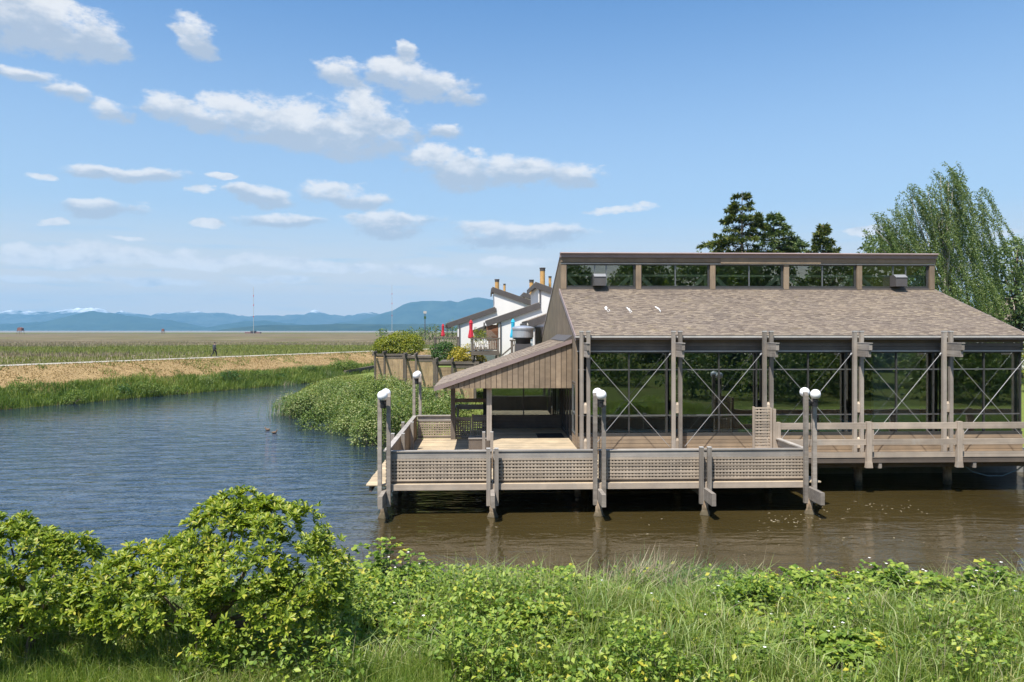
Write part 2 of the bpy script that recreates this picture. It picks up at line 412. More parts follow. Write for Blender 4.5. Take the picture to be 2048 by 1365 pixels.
M['marsh_reed'] = leaf('marsh_reed_blade', [(0.0, (0.14, 0.11, 0.07)), (0.5, (0.24, 0.195, 0.13)), (1.0, (0.34, 0.285, 0.195))], 0.2, 0.9, 0.35, 0.03)
M['marsh_green'] = leaf('marsh_sedge_blade', [(0.0, (0.12, 0.135, 0.03)), (0.6, (0.185, 0.20, 0.05)), (1.0, (0.26, 0.26, 0.085))], 0.3, 0.7, 0.3, 0.05)
M['bush'] = leaf('point_bush_leaf', [(0.0, (0.06, 0.11, 0.022)), (0.45, (0.135, 0.20, 0.05)), (0.85, (0.25, 0.30, 0.10)), (1.0, (0.40, 0.38, 0.20))], 0.3, 0.5, 0.8, 0.9)
M['bush_pale'] = leaf('pale_bush_leaf', [(0.0, (0.075, 0.125, 0.028)), (0.5, (0.17, 0.235, 0.06)), (1.0, (0.34, 0.36, 0.15))], 0.3, 0.5, 0.7, 0.9)
M['hedge_yellow'] = leaf('yellow_green_shrub_leaf', [(0.0, (0.07, 0.10, 0.012)), (0.5, (0.19, 0.23, 0.02)), (1.0, (0.36, 0.34, 0.03))], 0.3, 0.5, 0.35, 1.2)
M['hedge_dark'] = leaf('dark_green_shrub_leaf', [(0.0, (0.02, 0.055, 0.012)), (0.6, (0.05, 0.12, 0.022)), (1.0, (0.10, 0.19, 0.035))], 0.25, 0.5, 0.3, 1.5)
M['hedge_gold'] = leaf('golden_shrub_leaf', [(0.0, (0.12, 0.13, 0.02)), (0.5, (0.33, 0.28, 0.03)), (1.0, (0.55, 0.42, 0.05))], 0.3, 0.5, 0.3, 1.5)
M['conifer'] = leaf('conifer_spray', [(0.0, (0.025, 0.05, 0.016)), (0.5, (0.075, 0.11, 0.026)), (1.0, (0.21, 0.22, 0.05))], 0.2, 0.6, 0.35, 0.5)
M['pine'] = leaf('pine_spray', [(0.0, (0.04, 0.075, 0.028)), (0.5, (0.09, 0.14, 0.048)), (1.0, (0.18, 0.22, 0.08))], 0.2, 0.6, 0.35, 0.4)
M['birch'] = leaf('weeping_birch_leaf', [(0.0, (0.05, 0.095, 0.026)), (0.5, (0.125, 0.185, 0.055)), (1.0, (0.26, 0.30, 0.11))], 0.3, 0.5, 0.4, 0.35)
M['tree_leaf'] = leaf('broad_tree_leaf', [(0.0, (0.05, 0.095, 0.02)), (0.5, (0.11, 0.17, 0.035)), (1.0, (0.22, 0.27, 0.07))], 0.3, 0.5, 0.4, 0.3)

# ------------------------------------------------------------ objects
WORLD_LOC = {}
def wl(o):
    return WORLD_LOC.get(o.name, Vector((0, 0, 0))) if o is not None else Vector((0, 0, 0))

def tag(o, label=None, cat=None, group=None, kind=None):
    if label: o['label'] = label
    if cat: o['category'] = cat
    if group: o['group'] = group
    if kind: o['kind'] = kind
    return o

def link(o, parent=None, loc=(0, 0, 0)):
    COL.objects.link(o)
    o.parent = parent
    loc = Vector(loc)
    o.location = loc - wl(parent)
    WORLD_LOC[o.name] = loc
    return o

def thing(name, label, cat, loc, group=None):
    o = bpy.data.objects.new(name, None)
    o.empty_display_size = 0.3
    link(o, None, loc)
    return tag(o, label, cat, group)

CUBE = {}
def cube_mesh(mat):
    if mat not in CUBE:
        me = bpy.data.meshes.new('timber_piece')
        v = [(x, y, z) for x in (-.5, .5) for y in (-.5, .5) for z in (-.5, .5)]
        f = [(0, 1, 3, 2), (4, 6, 7, 5), (0, 4, 5, 1), (2, 3, 7, 6), (0, 2, 6, 4), (1, 5, 7, 3)]
        me.from_pydata(v, [], f); me.materials.append(M[mat]); CUBE[mat] = me
    return CUBE[mat]

def ub(name, mat, parent, x0, x1, y0, y1, z0, z1, label=None):
    """one straight piece of timber, sheet or bar between these faces; its long side becomes local x so the grain follows"""
    o = bpy.data.objects.new(name, cube_mesh(mat))
    link(o, parent, ((x0 + x1) / 2, (y0 + y1) / 2, (z0 + z1) / 2))
    dx, dy, dz = x1 - x0, y1 - y0, z1 - z0
    if dz >= dx and dz >= dy:
        o.rotation_euler = (0, R(-90), 0); o.scale = (dz, dy, dx)
    elif dy >= dx:
        o.rotation_euler = (0, 0, R(90)); o.scale = (dy, dx, dz)
    else:
        o.scale = (dx, dy, dz)
    if label: o['label'] = label
    return o

def ubar(name, mat, parent, p, q, w, h, label=None):
    p, q = Vector(p), Vector(q)
    o = bpy.data.objects.new(name, cube_mesh(mat))
    link(o, parent, (p + q) / 2)
    d = q - p
    o.rotation_euler = d.to_track_quat('X', 'Z').to_euler()
    o.scale = (d.length, w, h)
    if label: o['label'] = label
    return o

class MB:
    def __init__(s): s.V, s.F, s.I = [], [], []
    def add(s, v, f, mi=0):
        b = len(s.V); s.V += [tuple(x) for x in v]
        for q in f: s.F.append(tuple(b + i for i in q)); s.I.append(mi)
        return s
    def box(s, x0, x1, y0, y1, z0, z1, mi=0):
        v = [(x, y, z) for x in (x0, x1) for y in (y0, y1) for z in (z0, z1)]
        return s.add(v, [(0, 1, 3, 2), (4, 6, 7, 5), (0, 4, 5, 1), (2, 3, 7, 6), (0, 2, 6, 4), (1, 5, 7, 3)], mi)
    def prism(s, poly, a, b, axis, mi=0):
        """poly: 2-D outline; axis 'y' -> (x,z) outline swept from y=a to y=b; axis 'x' -> (y,z) outline"""
        n = len(poly)
        mk = (lambda p, t: (p[0], t, p[1])) if axis == 'y' else ((lambda p, t: (t, p[0], p[1])) if axis == 'x' else (lambda p, t: (p[0], p[1], t)))
        v = [mk(p, a) for p in poly] + [mk(p, b) for p in poly]
        f = [tuple(range(n)), tuple(range(2 * n - 1, n - 1, -1))] + [(i, i + n, (i + 1) % n + n, (i + 1) % n) for i in range(n)]
        return s.add(v, f, mi)
    def bar(s, p, q, w, h, mi=0, up=(0, 0, 1)):
        p, q = Vector(p), Vector(q); d = (q - p).normalized()
        side = d.cross(Vector(up))
        if side.length < 1e-4: side = d.cross(Vector((0, 1, 0)))
        side.normalize(); u = side.cross(d)
        v = [c + side * (a * w / 2) + u * (b * h / 2) for c in (p, q) for a in (-1, 1) for b in (-1, 1)]
        return s.add(v, [(0, 1, 3, 2), (4, 6, 7, 5), (0, 4, 5, 1), (2, 3, 7, 6), (0, 2, 6, 4), (1, 5, 7, 3)], mi)
    def path(s, pts, rad, n=8, mi=0, cap=True):
        pts = [Vector(p) for p in pts]; b0 = len(s.V); k = len(pts)
        for i, p in enumerate(pts):
            d = (pts[min(i + 1, k - 1)] - pts[max(i - 1, 0)]).normalized()
            side = d.cross(Vector((0, 1, 0.13)))
            if side.length < 1e-3: side = d.cross(Vector((1, 0, 0)))
            side.normalize(); u = side.cross(d)
            r = rad[i] if isinstance(rad, (list, tuple)) else rad
            for j in range(n):
                t = 2 * math.pi * j / n
                s.V.append(tuple(p + side * (r * math.cos(t)) + u * (r * math.sin(t))))
        for i in range(k - 1):
            for j in range(n):
                a, b = b0 + i * n + j, b0 + i * n + (j + 1) % n
                s.F.append((a, b, b + n, a + n)); s.I.append(mi)
        if cap:
            s.F.append(tuple(b0 + j for j in range(n))[::-1]); s.I.append(mi)
            s.F.append(tuple(b0 + (k - 1) * n + j for j in range(n))); s.I.append(mi)
        return s
    def lathe(s, prof, c, n=16, mi=0, wob=None):
        b0 = len(s.V); c = Vector(c)
        for i, (r, z) in enumerate(prof):
            for j in range(n):
                t = 2 * math.pi * j / n
                rr = r * (1 + (wob * (1 if j % 2 else -1) if wob else 0))
                s.V.append((c.x + rr * math.cos(t), c.y + rr * math.sin(t), c.z + z))
        for i in range(len(prof) - 1):
            for j in range(n):
                a, b = b0 + i * n + j, b0 + i * n + (j + 1) % n
                s.F.append((a, b, b + n, a + n)); s.I.append(mi)
        s.F.append(tuple(b0 + j for j in range(n))[::-1]); s.I.append(mi)
        s.F.append(tuple(b0 + (len(prof) - 1) * n + j for j in range(n))); s.I.append(mi)
        return s
    def sphere(s, c, r, nu=16, nv=10, mi=0):
        if isinstance(r, (int, float)): r = (r, r, r)
        b0 = len(s.V); c = Vector(c)
        for i in range(nv + 1):
            ph = math.pi * i / nv
            q = max(math.sin(ph), 1e-3)
            for j in range(nu):
                t = 2 * math.pi * j / nu
                s.V.append((c.x + r[0] * q * math.cos(t), c.y + r[1] * q * math.sin(t), c.z - r[2] * math.cos(ph)))
        for i in range(nv):
            for j in range(nu):
                a, b = b0 + i * nu + j, b0 + i * nu + (j + 1) % nu
                s.F.append((a, b, b + nu, a + nu)); s.I.append(mi)
        return s
    def build(s, name, mats, parent=None, smooth=False, origin=None, label=None, kind=None):
        if isinstance(mats, str): mats = [mats]
        o0 = Vector(origin) if origin is not None else (wl(parent) if parent is not None else Vector((0, 0, 0)))
        me = bpy.data.meshes.new(name)
        me.from_pydata([(v[0] - o0.x, v[1] - o0.y, v[2] - o0.z) for v in s.V], [], s.F)
        for m in mats: me.materials.append(M[m])
        me.polygons.foreach_set('material_index', s.I)
        if smooth: me.polygons.foreach_set('use_smooth', [True] * len(s.F))
        me.update()
        o = bpy.data.objects.new(name, me)
        link(o, parent, o0)
        if label: o['label'] = label
        if kind: o['kind'] = kind
        return o

def np_mesh(name, V, faces, mat, parent=None, k=4, kind=None, origin=None, smooth=False):
    """large mesh of k-sided faces straight from arrays"""
    o0 = np.array(origin if origin is not None else wl(parent), dtype=np.float32)
    V = np.asarray(V, dtype=np.float32) - o0
    faces = np.asarray(faces, dtype=np.int32).reshape(-1, k)
    me = bpy.data.meshes.new(name)
    me.vertices.add(len(V)); me.vertices.foreach_set('co', V.ravel())
    me.loops.add(faces.size); me.loops.foreach_set('vertex_index', faces.ravel())
    me.polygons.add(len(faces))
    me.polygons.foreach_set('loop_start', np.arange(0, faces.size, k, dtype=np.int32))
    if smooth: me.polygons.foreach_set('use_smooth', np.ones(len(faces), dtype=bool))
    me.materials.append(M[mat])
    me.update(calc_edges=True); me.validate()
    o = bpy.data.objects.new(name, me)
    link(o, parent, o0)
    if kind: o['kind'] = kind
    return o

def nrm(a):
    return a / np.maximum(np.linalg.norm(a, axis=-1, keepdims=True), 1e-6)

def leaf_geo(P, D, N, Ls, Ws, shape='kite', fold=0.25):
    """arrays of leaf blades. P base point, D direction, N blade normal"""
    D = nrm(D); S = nrm(np.cross(D, N)); N = nrm(np.cross(S, D))
    n = len(P); Ls = np.broadcast_to(Ls, n)[:, None]; Ws = np.broadcast_to(Ws, n)[:, None]
    if shape == 'kite':
        V = np.stack([P, P + D * Ls * 0.5 + S * Ws * 0.5 + N * Ws * fold, P + D * Ls, P + D * Ls * 0.5 - S * Ws * 0.5 + N * Ws * fold], 1)
        Fc = np.array([[0, 1, 2], [0, 2, 3]])
        k = 4
    else:  # obovate
        V = np.stack([P, P + D * Ls * .38 + S * Ws * .36 + N * Ws * fold * .7, P + D * Ls * .74 + S * Ws * .48 + N * Ws * fold,
                      P + D * Ls - N * Ls * 0.08, P + D * Ls * .74 - S * Ws * .48 + N * Ws * fold, P + D * Ls * .38 - S * Ws * .36 + N * Ws * fold * .7], 1)
        Fc = np.array([[0, 1, 2], [0, 2, 3], [0, 3, 4], [0, 4, 5]])
        k = 6
    Fa = (np.arange(n)[:, None, None] * k + Fc[None]).reshape(-1, 3)
    return V.reshape(-1, 3), Fa

def blade_geo(P, lean, H, W, bend):
    """grass blades: base P, lean direction (horizontal xy), height H, width W, bend outwards"""
    n = len(P)
    ld = np.concatenate([nrm(lean), np.zeros((n, 1))], 1)
    ang = rng.uniform(0, 2 * np.pi, n)
    S = np.stack([np.cos(ang), np.sin(ang), np.zeros(n)], 1)
    up = np.array([0, 0, 1.0])
    H = H[:, None]; W = W[:, None]; bend = bend[:, None]
    mid = P + up * H * 0.58 + ld * H * bend * 0.28
    tip = P + up * H * (1 - 0.35 * bend) + ld * H * bend * 0.95
    V = np.stack([P - S * W * .5, P + S * W * .5, mid - S * W * .42, mid + S * W * .42, tip], 1)
    Fc = np.array([[0, 1, 3], [0, 3, 2], [2, 3, 4]])
    Fa = (np.arange(n)[:, None, None] * 5 + Fc[None]).reshape(-1, 3)
    return V.reshape(-1, 3), Fa

def join_geo(parts):
    Vs, Fs, b = [], [], 0
    for V, Fa in parts:
        Vs.append(V); Fs.append(Fa + b); b += len(V)
    return np.concatenate(Vs), np.concatenate(Fs)

def sph(n):
    v = rng.normal(size=(n, 3)); return nrm(v)

def blob_points(blobs, per_m2, inner=0.62, lower=0.35):
    """points through the outer part of a union of ellipsoids; fewer on the undersides, none deep inside a neighbour"""
    out, nor = [], []
    B = np.array(blobs, dtype=float)
    for b in B:
        r = b[3:6]
        n = int(per_m2 * 4 * np.pi * (r[0] * r[1] + r[1] * r[2] + r[0] * r[2]) / 3)
        d = sph(n)
        keep = (d[:, 2] > -0.25) | (rng.random(n) < lower)
        d = d[keep]
        rad = 1 - (1 - inner) * rng.random(len(d)) ** 1.6
        p = b[:3] + d * r * rad[:, None]
        ok = np.ones(len(p), bool)
        for c in B:
            if c is b: continue
            q = (p - c[:3]) / c[3:6]
            ok &= ~((q ** 2).sum(1) < 0.42)
        out.append(p[ok]); nor.append(d[ok])
    return np.concatenate(out), np.concatenate(nor)

def leafy(blobs, per_m2, size, ratio=0.55, up=0.4, inner=0.6, shape='kite', droop=0.2, rag=1.0):
    P, Nn = blob_points(blobs, per_m2, inner)
    n = len(P)
    P = P + rag * Nn * ((fbm(P[:, 0] * 1.9 + P[:, 2] * 1.3, P[:, 1] * 1.9 - P[:, 2] * 1.7, 61, 3) - .45) * min(1.1, size * 5.5) + rng.exponential(.05, n) * min(2.5, size * 9))[:, None]
    nn = nrm(Nn + sph(n) * 0.7 + np.array([0, 0, up]))
    d = nrm(np.cross(nn, sph(n)) + Nn * 0.5 - np.array([0, 0, droop]))
    s = size * rng.uniform(0.6, 1.35, n)
    return leaf_geo(P, d, nn, s, s * ratio, shape)

# ------------------------------------------------------------ ground, pond, dyke, marsh, mountains
def fbm(x, y, seed=0, octv=4, lac=2.1, gain=0.5):
    """cheap smooth value noise"""
    g = np.random.default_rng(seed).random((256, 256))
    out = np.zeros_like(x, dtype=float); a, fr, tot = 1.0, 1.0, 0.0
    for o in range(octv):
        u, v = x * fr + o * 17.3, y * fr + o * 9.1
        i, j = np.floor(u).astype(int), np.floor(v).astype(int)
        fu, fv = u - i, v - j
        fu, fv = fu * fu * (3 - 2 * fu), fv * fv * (3 - 2 * fv)
        i0, i1, j0, j1 = i % 256, (i + 1) % 256, j % 256, (j + 1) % 256
        out += a * ((g[i0, j0] * (1 - fu) + g[i1, j0] * fu) * (1 - fv) + (g[i0, j1] * (1 - fu) + g[i1, j1] * fu) * fv)
        tot += a; a *= gain; fr *= lac
    return out / tot

def xy(px, py, z=0.0):
    p = at(px, py, z=z); return (p.x, p.y)

DY0 = np.array(at(0, 732, zc=66.3).to_tuple()[:2]); DY1 = np.array(at(745, 703, zc=112).to_tuple()[:2])
DYD = (DY1 - DY0) / np.linalg.norm(DY1 - DY0)
DYN = np.array([DYD[1], -DYD[0]])          # points from the dyke towards the pond
def dyke_d(x, y): return (x - DY0[0]) * DYN[0] + (y - DY0[1]) * DYN[1]
def dyke_pt(s, d): return DY0 + DYD * s + DYN * d

FAR = [tuple(dyke_pt(s, 8.9)) for s in (-140, -60, -20, 0, 15, 30, 42, 54)]
POND = ([(-95, 17.2), (-30, 17.0), (-12, 17.4), (-5, 17.0), (0, 17.3), (5, 16.9), (9, 16.6), (14, 16.4), (22, 16.6), (60, 17.5), (60, 34.5)]
        + [(30, 33.2), (14, 32.6), (6, 33.5), (1, 36.4), (-3.2, 37.2)]
        + [xy(748, 868), xy(700, 852), xy(640, 836), xy(592, 824), xy(566, 812), xy(562, 800), xy(590, 786), xy(628, 776), xy(680, 768)]
        + [(-13.5, 98), (-12, 110)] + [tuple(dyke_pt(64, 9.5))] + FAR[::-1] + [(-110, -20)])
PP = np.array(POND)

def pond_sd(x, y):
    """signed distance to the shore, positive on land"""
    d = np.full(x.shape, 1e9); inside = np.zeros(x.shape, bool)
    n = len(PP)
    for i in range(n):
        a, b = PP[i], PP[(i + 1) % n]
        e = b - a; l2 = (e ** 2).sum()
        t = np.clip(((x - a[0]) * e[0] + (y - a[1]) * e[1]) / l2, 0, 1)
        d = np.minimum(d, np.hypot(x - a[0] - t * e[0], y - a[1] - t * e[1]))
        c = ((a[1] > y) != (b[1] > y))
        with np.errstate(divide='ignore', invalid='ignore'):
            xi = (b[0] - a[0]) * (y - a[1]) / (b[1] - a[1] if b[1] != a[1] else 1e-9) + a[0]
        inside ^= c & (x < xi)
    return np.where(inside, -d, d)

def sstep(t): t = np.clip(t, 0, 1); return t * t * (3 - 2 * t)

def ground_z(x, y):
    x = np.asarray(x, float); y = np.asarray(y, float)
    sd = pond_sd(x, y)
    near = sstep((40 - y) / 10)
    top = 0.92 * near + 1.25 * (1 - near)
    run = 4.2 * near + 3.0 * (1 - near)
    base = np.where(sd < 0, np.maximum(-0.9, sd * 0.45), top * sstep(sd / run))
    base = base + np.where(sd > 0.3, (fbm(x * 0.35, y * 0.35, 3) - 0.5) * 0.18 * sstep((sd - .3) / 3), 0)
    d = dyke_d(x, y); ad = d
    prof = np.where(np.abs(ad) < 1.7, 3.15, np.where(ad > 0, 3.15 - (ad - 1.7) * 0.437, 3.15 - (-ad - 1.7) * 0.42))
    prof = prof + np.where((ad > 2.2) & (ad < 8), (fbm(x * 0.5, y * 0.5, 9) - 0.5) * 0.3, 0)
    edge = sstep((155 - y) / 12) * sstep((x + 105) / 12) * sstep((y + 60) / 10)
    marsh = 1.0
    z = np.where((ad < 0), np.maximum(marsh, prof * edge + marsh * (1 - edge)), np.maximum(base, np.minimum(prof, 3.15) * edge))
    return z, sd, d

def axis(segs):
    out = [segs[0][0]]
    for a, b, st in segs:
        n = max(1, round((b - a) / st)); out += list(np.linspace(a, b, n + 1)[1:])
    return np.array(out)

def build_ground():
    gx = axis([(-110, -60, 2), (-60, -20, 0.9), (-20, 20, 0.5), (20, 60, 1.2), (60, 90, 3)])
    gy = axis([(-75, 0, 3), (0, 20, 0.4), (20, 40, 0.8), (40, 100, 0.9), (100, 160, 2)])
    X, Y = np.meshgrid(gx, gy, indexing='ij')
    Z, sd, d = ground_z(X, Y)
    border = np.minimum.reduce([X - gx[0], gx[-1] - X, Y - gy[0], gy[-1] - Y])
    Z = np.where(border < 0.01, 1.0, Z)
    nx, ny = X.shape
    V = np.stack([X, Y, Z], -1).reshape(-1, 3)
    I = np.arange(nx * ny).reshape(nx, ny)
    Fq = np.stack([I[:-1, :-1], I[1:, :-1], I[1:, 1:], I[:-1, 1:]], -1).reshape(-1, 4)
    # what covers the soil: mud, grass, dry grass
    n1 = fbm(X * .25, Y * .25, 5); n2 = fbm(X * 1.1, Y * 1.1, 6)
    col = np.zeros((nx, ny, 3))
    green = np.array([0.085, 0.125, 0.024]); lawn = np.array([0.15, 0.19, 0.045]); tan = np.array([0.335, 0.238, 0.122]); mud = np.array([0.075, 0.055, 0.032])
    marshc = np.array([0.22, 0.18, 0.13])
    col[:] = lawn
    col = np.where((Y < 9)[..., None], lawn * .58, col)
    nearm = (Y < 20) & (sd > 0)
    col = np.where((nearm & (sd < 5.6))[..., None], green * .8, col)
    dk = (d > 0) & (d < 11)
    t = sstep((Z - 0.95 - (n1 - .5) * 1.0) / 0.35)[..., None]
    col = np.where(dk[..., None], green * (1 - t) + tan * (0.8 + 0.4 * n2[..., None]) * t, col)
    col = np.where(((d < 0))[..., None], marshc, col)
    under = (X > -3.6) & (X < 24) & (Y > 24) & (Y < 38.5)  # ground beneath the decks takes the mud colour, painting in their shade
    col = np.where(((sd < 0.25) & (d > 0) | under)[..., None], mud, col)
    dirt = sstep((n2 - .62) / .15)[..., None] * 0.35
    col = col * (1 - dirt) + np.array([0.20, 0.14, 0.08]) * dirt
    me = bpy.data.meshes.new('ground')
    me.vertices.add(len(V)); me.vertices.foreach_set('co', V.astype(np.float32).ravel())
    me.loops.add(Fq.size); me.loops.foreach_set('vertex_index', Fq.astype(np.int32).ravel())
    me.polygons.add(len(Fq)); me.polygons.foreach_set('loop_start', np.arange(0, Fq.size, 4, dtype=np.int32))
    me.polygons.foreach_set('use_smooth', np.ones(len(Fq), dtype=bool))
    ca = me.color_attributes.new('cover', 'FLOAT_COLOR', 'POINT')
    ca.data.foreach_set('color', np.concatenate([col.reshape(-1, 3), np.ones((len(V), 1))], 1).astype(np.float32).ravel())
    m, n, l, p = new_mat('soil_and_grass')
    at_ = n.new('ShaderNodeAttribute'); at_.attribute_name = 'cover'
    g = n.new('ShaderNodeNewGeometry')
    f = noise(n, l, g.outputs['Position'], 5.0, 6, 0.7)
    c = mix(n, l, 0.8, at_.outputs['Color'], ramp(n, l, f, [(0.3, (0.62, 0.64, 0.6)), (0.7, (1.3, 1.26, 1.2))]), 'MULTIPLY')
    l.new(c, p.inputs['Base Color']); p.inputs['Roughness'].default_value = 0.95; p.inputs['Specular IOR Level'].default_value = 0.1
    b = n.new('ShaderNodeBump'); b.inputs['Strength'].default_value = 0.6; b.inputs['Distance'].default_value = 0.08
    l.new(f, b.inputs['Height']); l.new(b.outputs[0], p.inputs['Normal'])
    M['ground'] = m; me.materials.append(m)
    me.update(calc_edges=True)
    o = bpy.data.objects.new('ground', me); link(o); o['kind'] = 'structure'
    return gx, gy

gx, gy = build_ground()

def marsh_mat():
    m, n, l, p = new_mat('salt_marsh')
    g = n.new('ShaderNodeNewGeometry'); pos = g.outputs['Position']
    f1 = noise(n, l, mapping(n, l, pos, (0.005, 0.012, 1)), 1.0, 7, 0.65, 0.6)
    f2 = noise(n, l, mapping(n, l, pos, (0.03, 0.035, 1)), 1.0, 9, 0.72)
    base = ramp(n, l, f2, [(0.3, (0.075, 0.068, 0.038)), (0.5, (0.15, 0.122, 0.082)), (0.7, (0.25, 0.205, 0.145))])
    gr = ramp(n, l, f2, [(0.3, (0.075, 0.092, 0.025)), (0.7, (0.14, 0.155, 0.045))])
    s = n.new('ShaderNodeSeparateXYZ'); l.new(pos, s.inputs[0])
    # sedge grows in a belt behind the dyke and again by the tide line
    def belt(a, b, c, d):
        u = n.new('ShaderNodeMapRange'); u.interpolation_type = 'SMOOTHSTEP'; u.inputs['From Min'].default_value = a; u.inputs['From Max'].default_value = b
        v = n.new('ShaderNodeMapRange'); v.interpolation_type = 'SMOOTHSTEP'; v.inputs['From Min'].default_value = c; v.inputs['From Max'].default_value = d
        v.inputs['To Min'].default_value = 1; v.inputs['To Max'].default_value = 0
        l.new(s.outputs[1], u.inputs['Value']); l.new(s.outputs[1], v.inputs['Value'])
        q = n.new('ShaderNodeMath'); q.operation = 'MULTIPLY'; l.new(u.outputs[0], q.inputs[0]); l.new(v.outputs[0], q.inputs[1])
        return q.outputs[0]
    b1 = belt(90, 140, 240, 300); b2 = belt(1150, 1400, 1600, 1690)
    mx = n.new('ShaderNodeMath'); mx.operation = 'MAXIMUM'; l.new(b1, mx.inputs[0]); l.new(b2, mx.inputs[1])
    k = n.new('ShaderNodeMath'); k.operation = 'MULTIPLY_ADD'; k.inputs[1].default_value = 0.30; l.new(mx.outputs[0], k.inputs[0]); l.new(f1, k.inputs[2])
    l.new(mix(n, l, ramp(n, l, k.outputs[0], [(0.51, (0, 0, 0)), (0.66, (1, 1, 1))]), base, gr), p.inputs['Base Color'])
    p.inputs['Roughness'].default_value = 1.0; p.inputs['Specular IOR Level'].default_value = 0.0
    return m
M['marsh'] = marsh_mat()

def sheet(name, rects, z, mat, kind='structure'):
    mb = MB()
    for x0, x1, y0, y1 in rects:
        mb.add([(x0, y0, z), (x1, y0, z), (x1, y1, z), (x0, y1, z)], [(0, 1, 2, 3)])
    o = mb.build(name, mat); o['kind'] = kind; return o
B = 16000
sheet('marsh', [(-B, gx[0], -2000, 1700), (gx[0], gx[-1], gy[-1], 1700), (gx[-1], B, -2000, 1700), (gx[0], gx[-1], -2000, gy[0])], 1.0, 'marsh')

def sea_mat():
    m, n, l, p = new_mat('tidal_flat_water')
    g = n.new('ShaderNodeNewGeometry')
    f = noise(n, l, mapping(n, l, g.outputs['Position'], (0.0008, 0.004, 1)), 1.0, 4, 0.6)
    l.new(ramp(n, l, f, [(0.35, (0.17, 0.15, 0.125)), (0.65, (0.24, 0.23, 0.21))]), p.inputs['Base Color'])
    p.inputs['Roughness'].default_value = 0.7; p.inputs['Specular IOR Level'].default_value = 0.3
    return m
M['sea'] = sea_mat()
sheet('tidal_sea', [(-B, B, 1700, 15500)], 0.9, 'sea')

mb = MB(); mb.add([(-112, -60, 0), (62, -60, 0), (62, 128, 0), (-112, 128, 0)], [(0, 1, 2, 3)])
pond = mb.build('pond', 'water'); pond['kind'] = 'structure'

def build_path():
    ss = np.linspace(-110, 96, 140); mb = MB()
    r2 = np.random.default_rng(4)
    for i, s in enumerate(ss):
        w0, w1 = 1.42 + r2.uniform(-.09, .09), 1.42 + r2.uniform(-.09, .09)
        for d, z in ((-w0, 3.17), (-.5, 3.20), (.5, 3.20), (w1, 3.17)):
            q = dyke_pt(s, d); mb.V.append((q[0], q[1], z))
    for i in range(len(ss) - 1):
        for j in range(3):
            a = i * 4 + j; mb.F.append((a, a + 1, a + 5, a + 4)); mb.I.append(0)
    o = mb.build('path', 'gravel', smooth=True); o['kind'] = 'structure'
build_path()

# ---- mountains: ridges with real relief, snow above the snow line
def mountain_mat(name, snow, dark, light):
    m, n, l, p = new_mat(name)
    g = n.new('ShaderNodeNewGeometry'); pos = g.outputs['Position']
    f = noise(n, l, pos, 0.004, 7, 0.65)
    col = ramp(n, l, f, [(0.3, dark), (0.7, light)])
    if snow:
        s = n.new('ShaderNodeSeparateXYZ'); l.new(pos, s.inputs[0])
        f2 = noise(n, l, pos, 0.0045, 7, 0.7)
        a = n.new('ShaderNodeMath'); a.operation = 'MULTIPLY_ADD'; a.inputs[1].default_value = 330; l.new(f2, a.inputs[0]); l.new(s.outputs[2], a.inputs[2])
        mr = n.new('ShaderNodeMapRange'); mr.inputs['From Min'].default_value = snow; mr.inputs['From Max'].default_value = snow + 110
        l.new(a.outputs[0], mr.inputs['Value'])
        col = mix(n, l, mr.outputs[0], col, (0.86, 0.87, 0.9))
    l.new(col, p.inputs['Base Color']); p.inputs['Roughness'].default_value = 1; p.inputs['Specular IOR Level'].default_value = 0
    return m
M['mountain_snow'] = mountain_mat('snowy_mountain', 478, (0.022, 0.036, 0.034), (0.085, 0.10, 0.085))
M['mountain_streaked'] = mountain_mat('high_forest_mountain', 735, (0.018, 0.034, 0.030), (0.055, 0.08, 0.06))
M['mountain'] = mountain_mat('forested_mountain', 0, (0.016, 0.032, 0.026), (0.05, 0.075, 0.055))

def ridge(name, pts, dist, depth, mat, rough, seed, label=None):
    px = np.array([p[0] for p in pts], float); py = np.array([p[1] for p in pts], float)
    ux = np.linspace(px[0], px[-1], int((px[-1] - px[0]) / 5))
    hh = (HY - np.interp(ux, px, py)) / F * dist + CAMZ
    wx = np.array([at(u, HY, zc=dist).x for u in ux]); wy = np.array([at(u, HY, zc=dist).y for u in ux])
    ts = np.linspace(-1, 1, 33)
    X = np.repeat(wx[:, None], len(ts), 1); Y = wy[:, None] + ts[None] * depth
    prof = (1 - np.abs(ts)) ** 0.85
    rel = fbm(X / 420, Y / 420, seed, 5) - 0.5
    jag = (fbm(wx / 90, wx * 0, seed + 1, 4) - 0.5) * rough * 60
    Z = hh[:, None] * prof[None] * (1 + rel * 0.85 * (1 - prof[None]) * 2.0) + (jag * (hh > 60))[:, None] * prof[None] ** 3
    Z = np.where(np.abs(ts)[None] > 0.99, -4, np.maximum(Z, -3))
    Z = np.minimum(Z, hh[:, None] + 8)
    nx, ny = X.shape; I = np.arange(nx * ny).reshape(nx, ny)
    Fq = np.stack([I[:-1, :-1], I[1:, :-1], I[1:, 1:], I[:-1, 1:]], -1).reshape(-1, 4)
    o = np_mesh(name, np.stack([X, Y, Z], -1).reshape(-1, 3), Fq, mat, k=4, smooth=True)
    o['kind'] = 'structure'
    return o
ridge('snowy_mountains', [(-900, 640), (-600, 620), (-420, 626), (-250, 617), (-120, 628), (0, 625), (22, 621), (45, 623), (104, 624), (126, 621), (145, 618), (182, 615),
      (208, 620), (223, 627), (245, 622), (267, 628), (286, 629), (302, 633), (323, 626), (349, 627), (393, 621), (419, 627), (438, 626), (467, 629), (486, 632),
      (519, 632), (557, 632), (608, 629), (631, 619), (649, 627), (679, 632), (705, 630), (738, 623), (757, 628), (800, 628), (900, 634), (1100, 640)], 13500, 1500, 'mountain_snow', 1.0, 21)
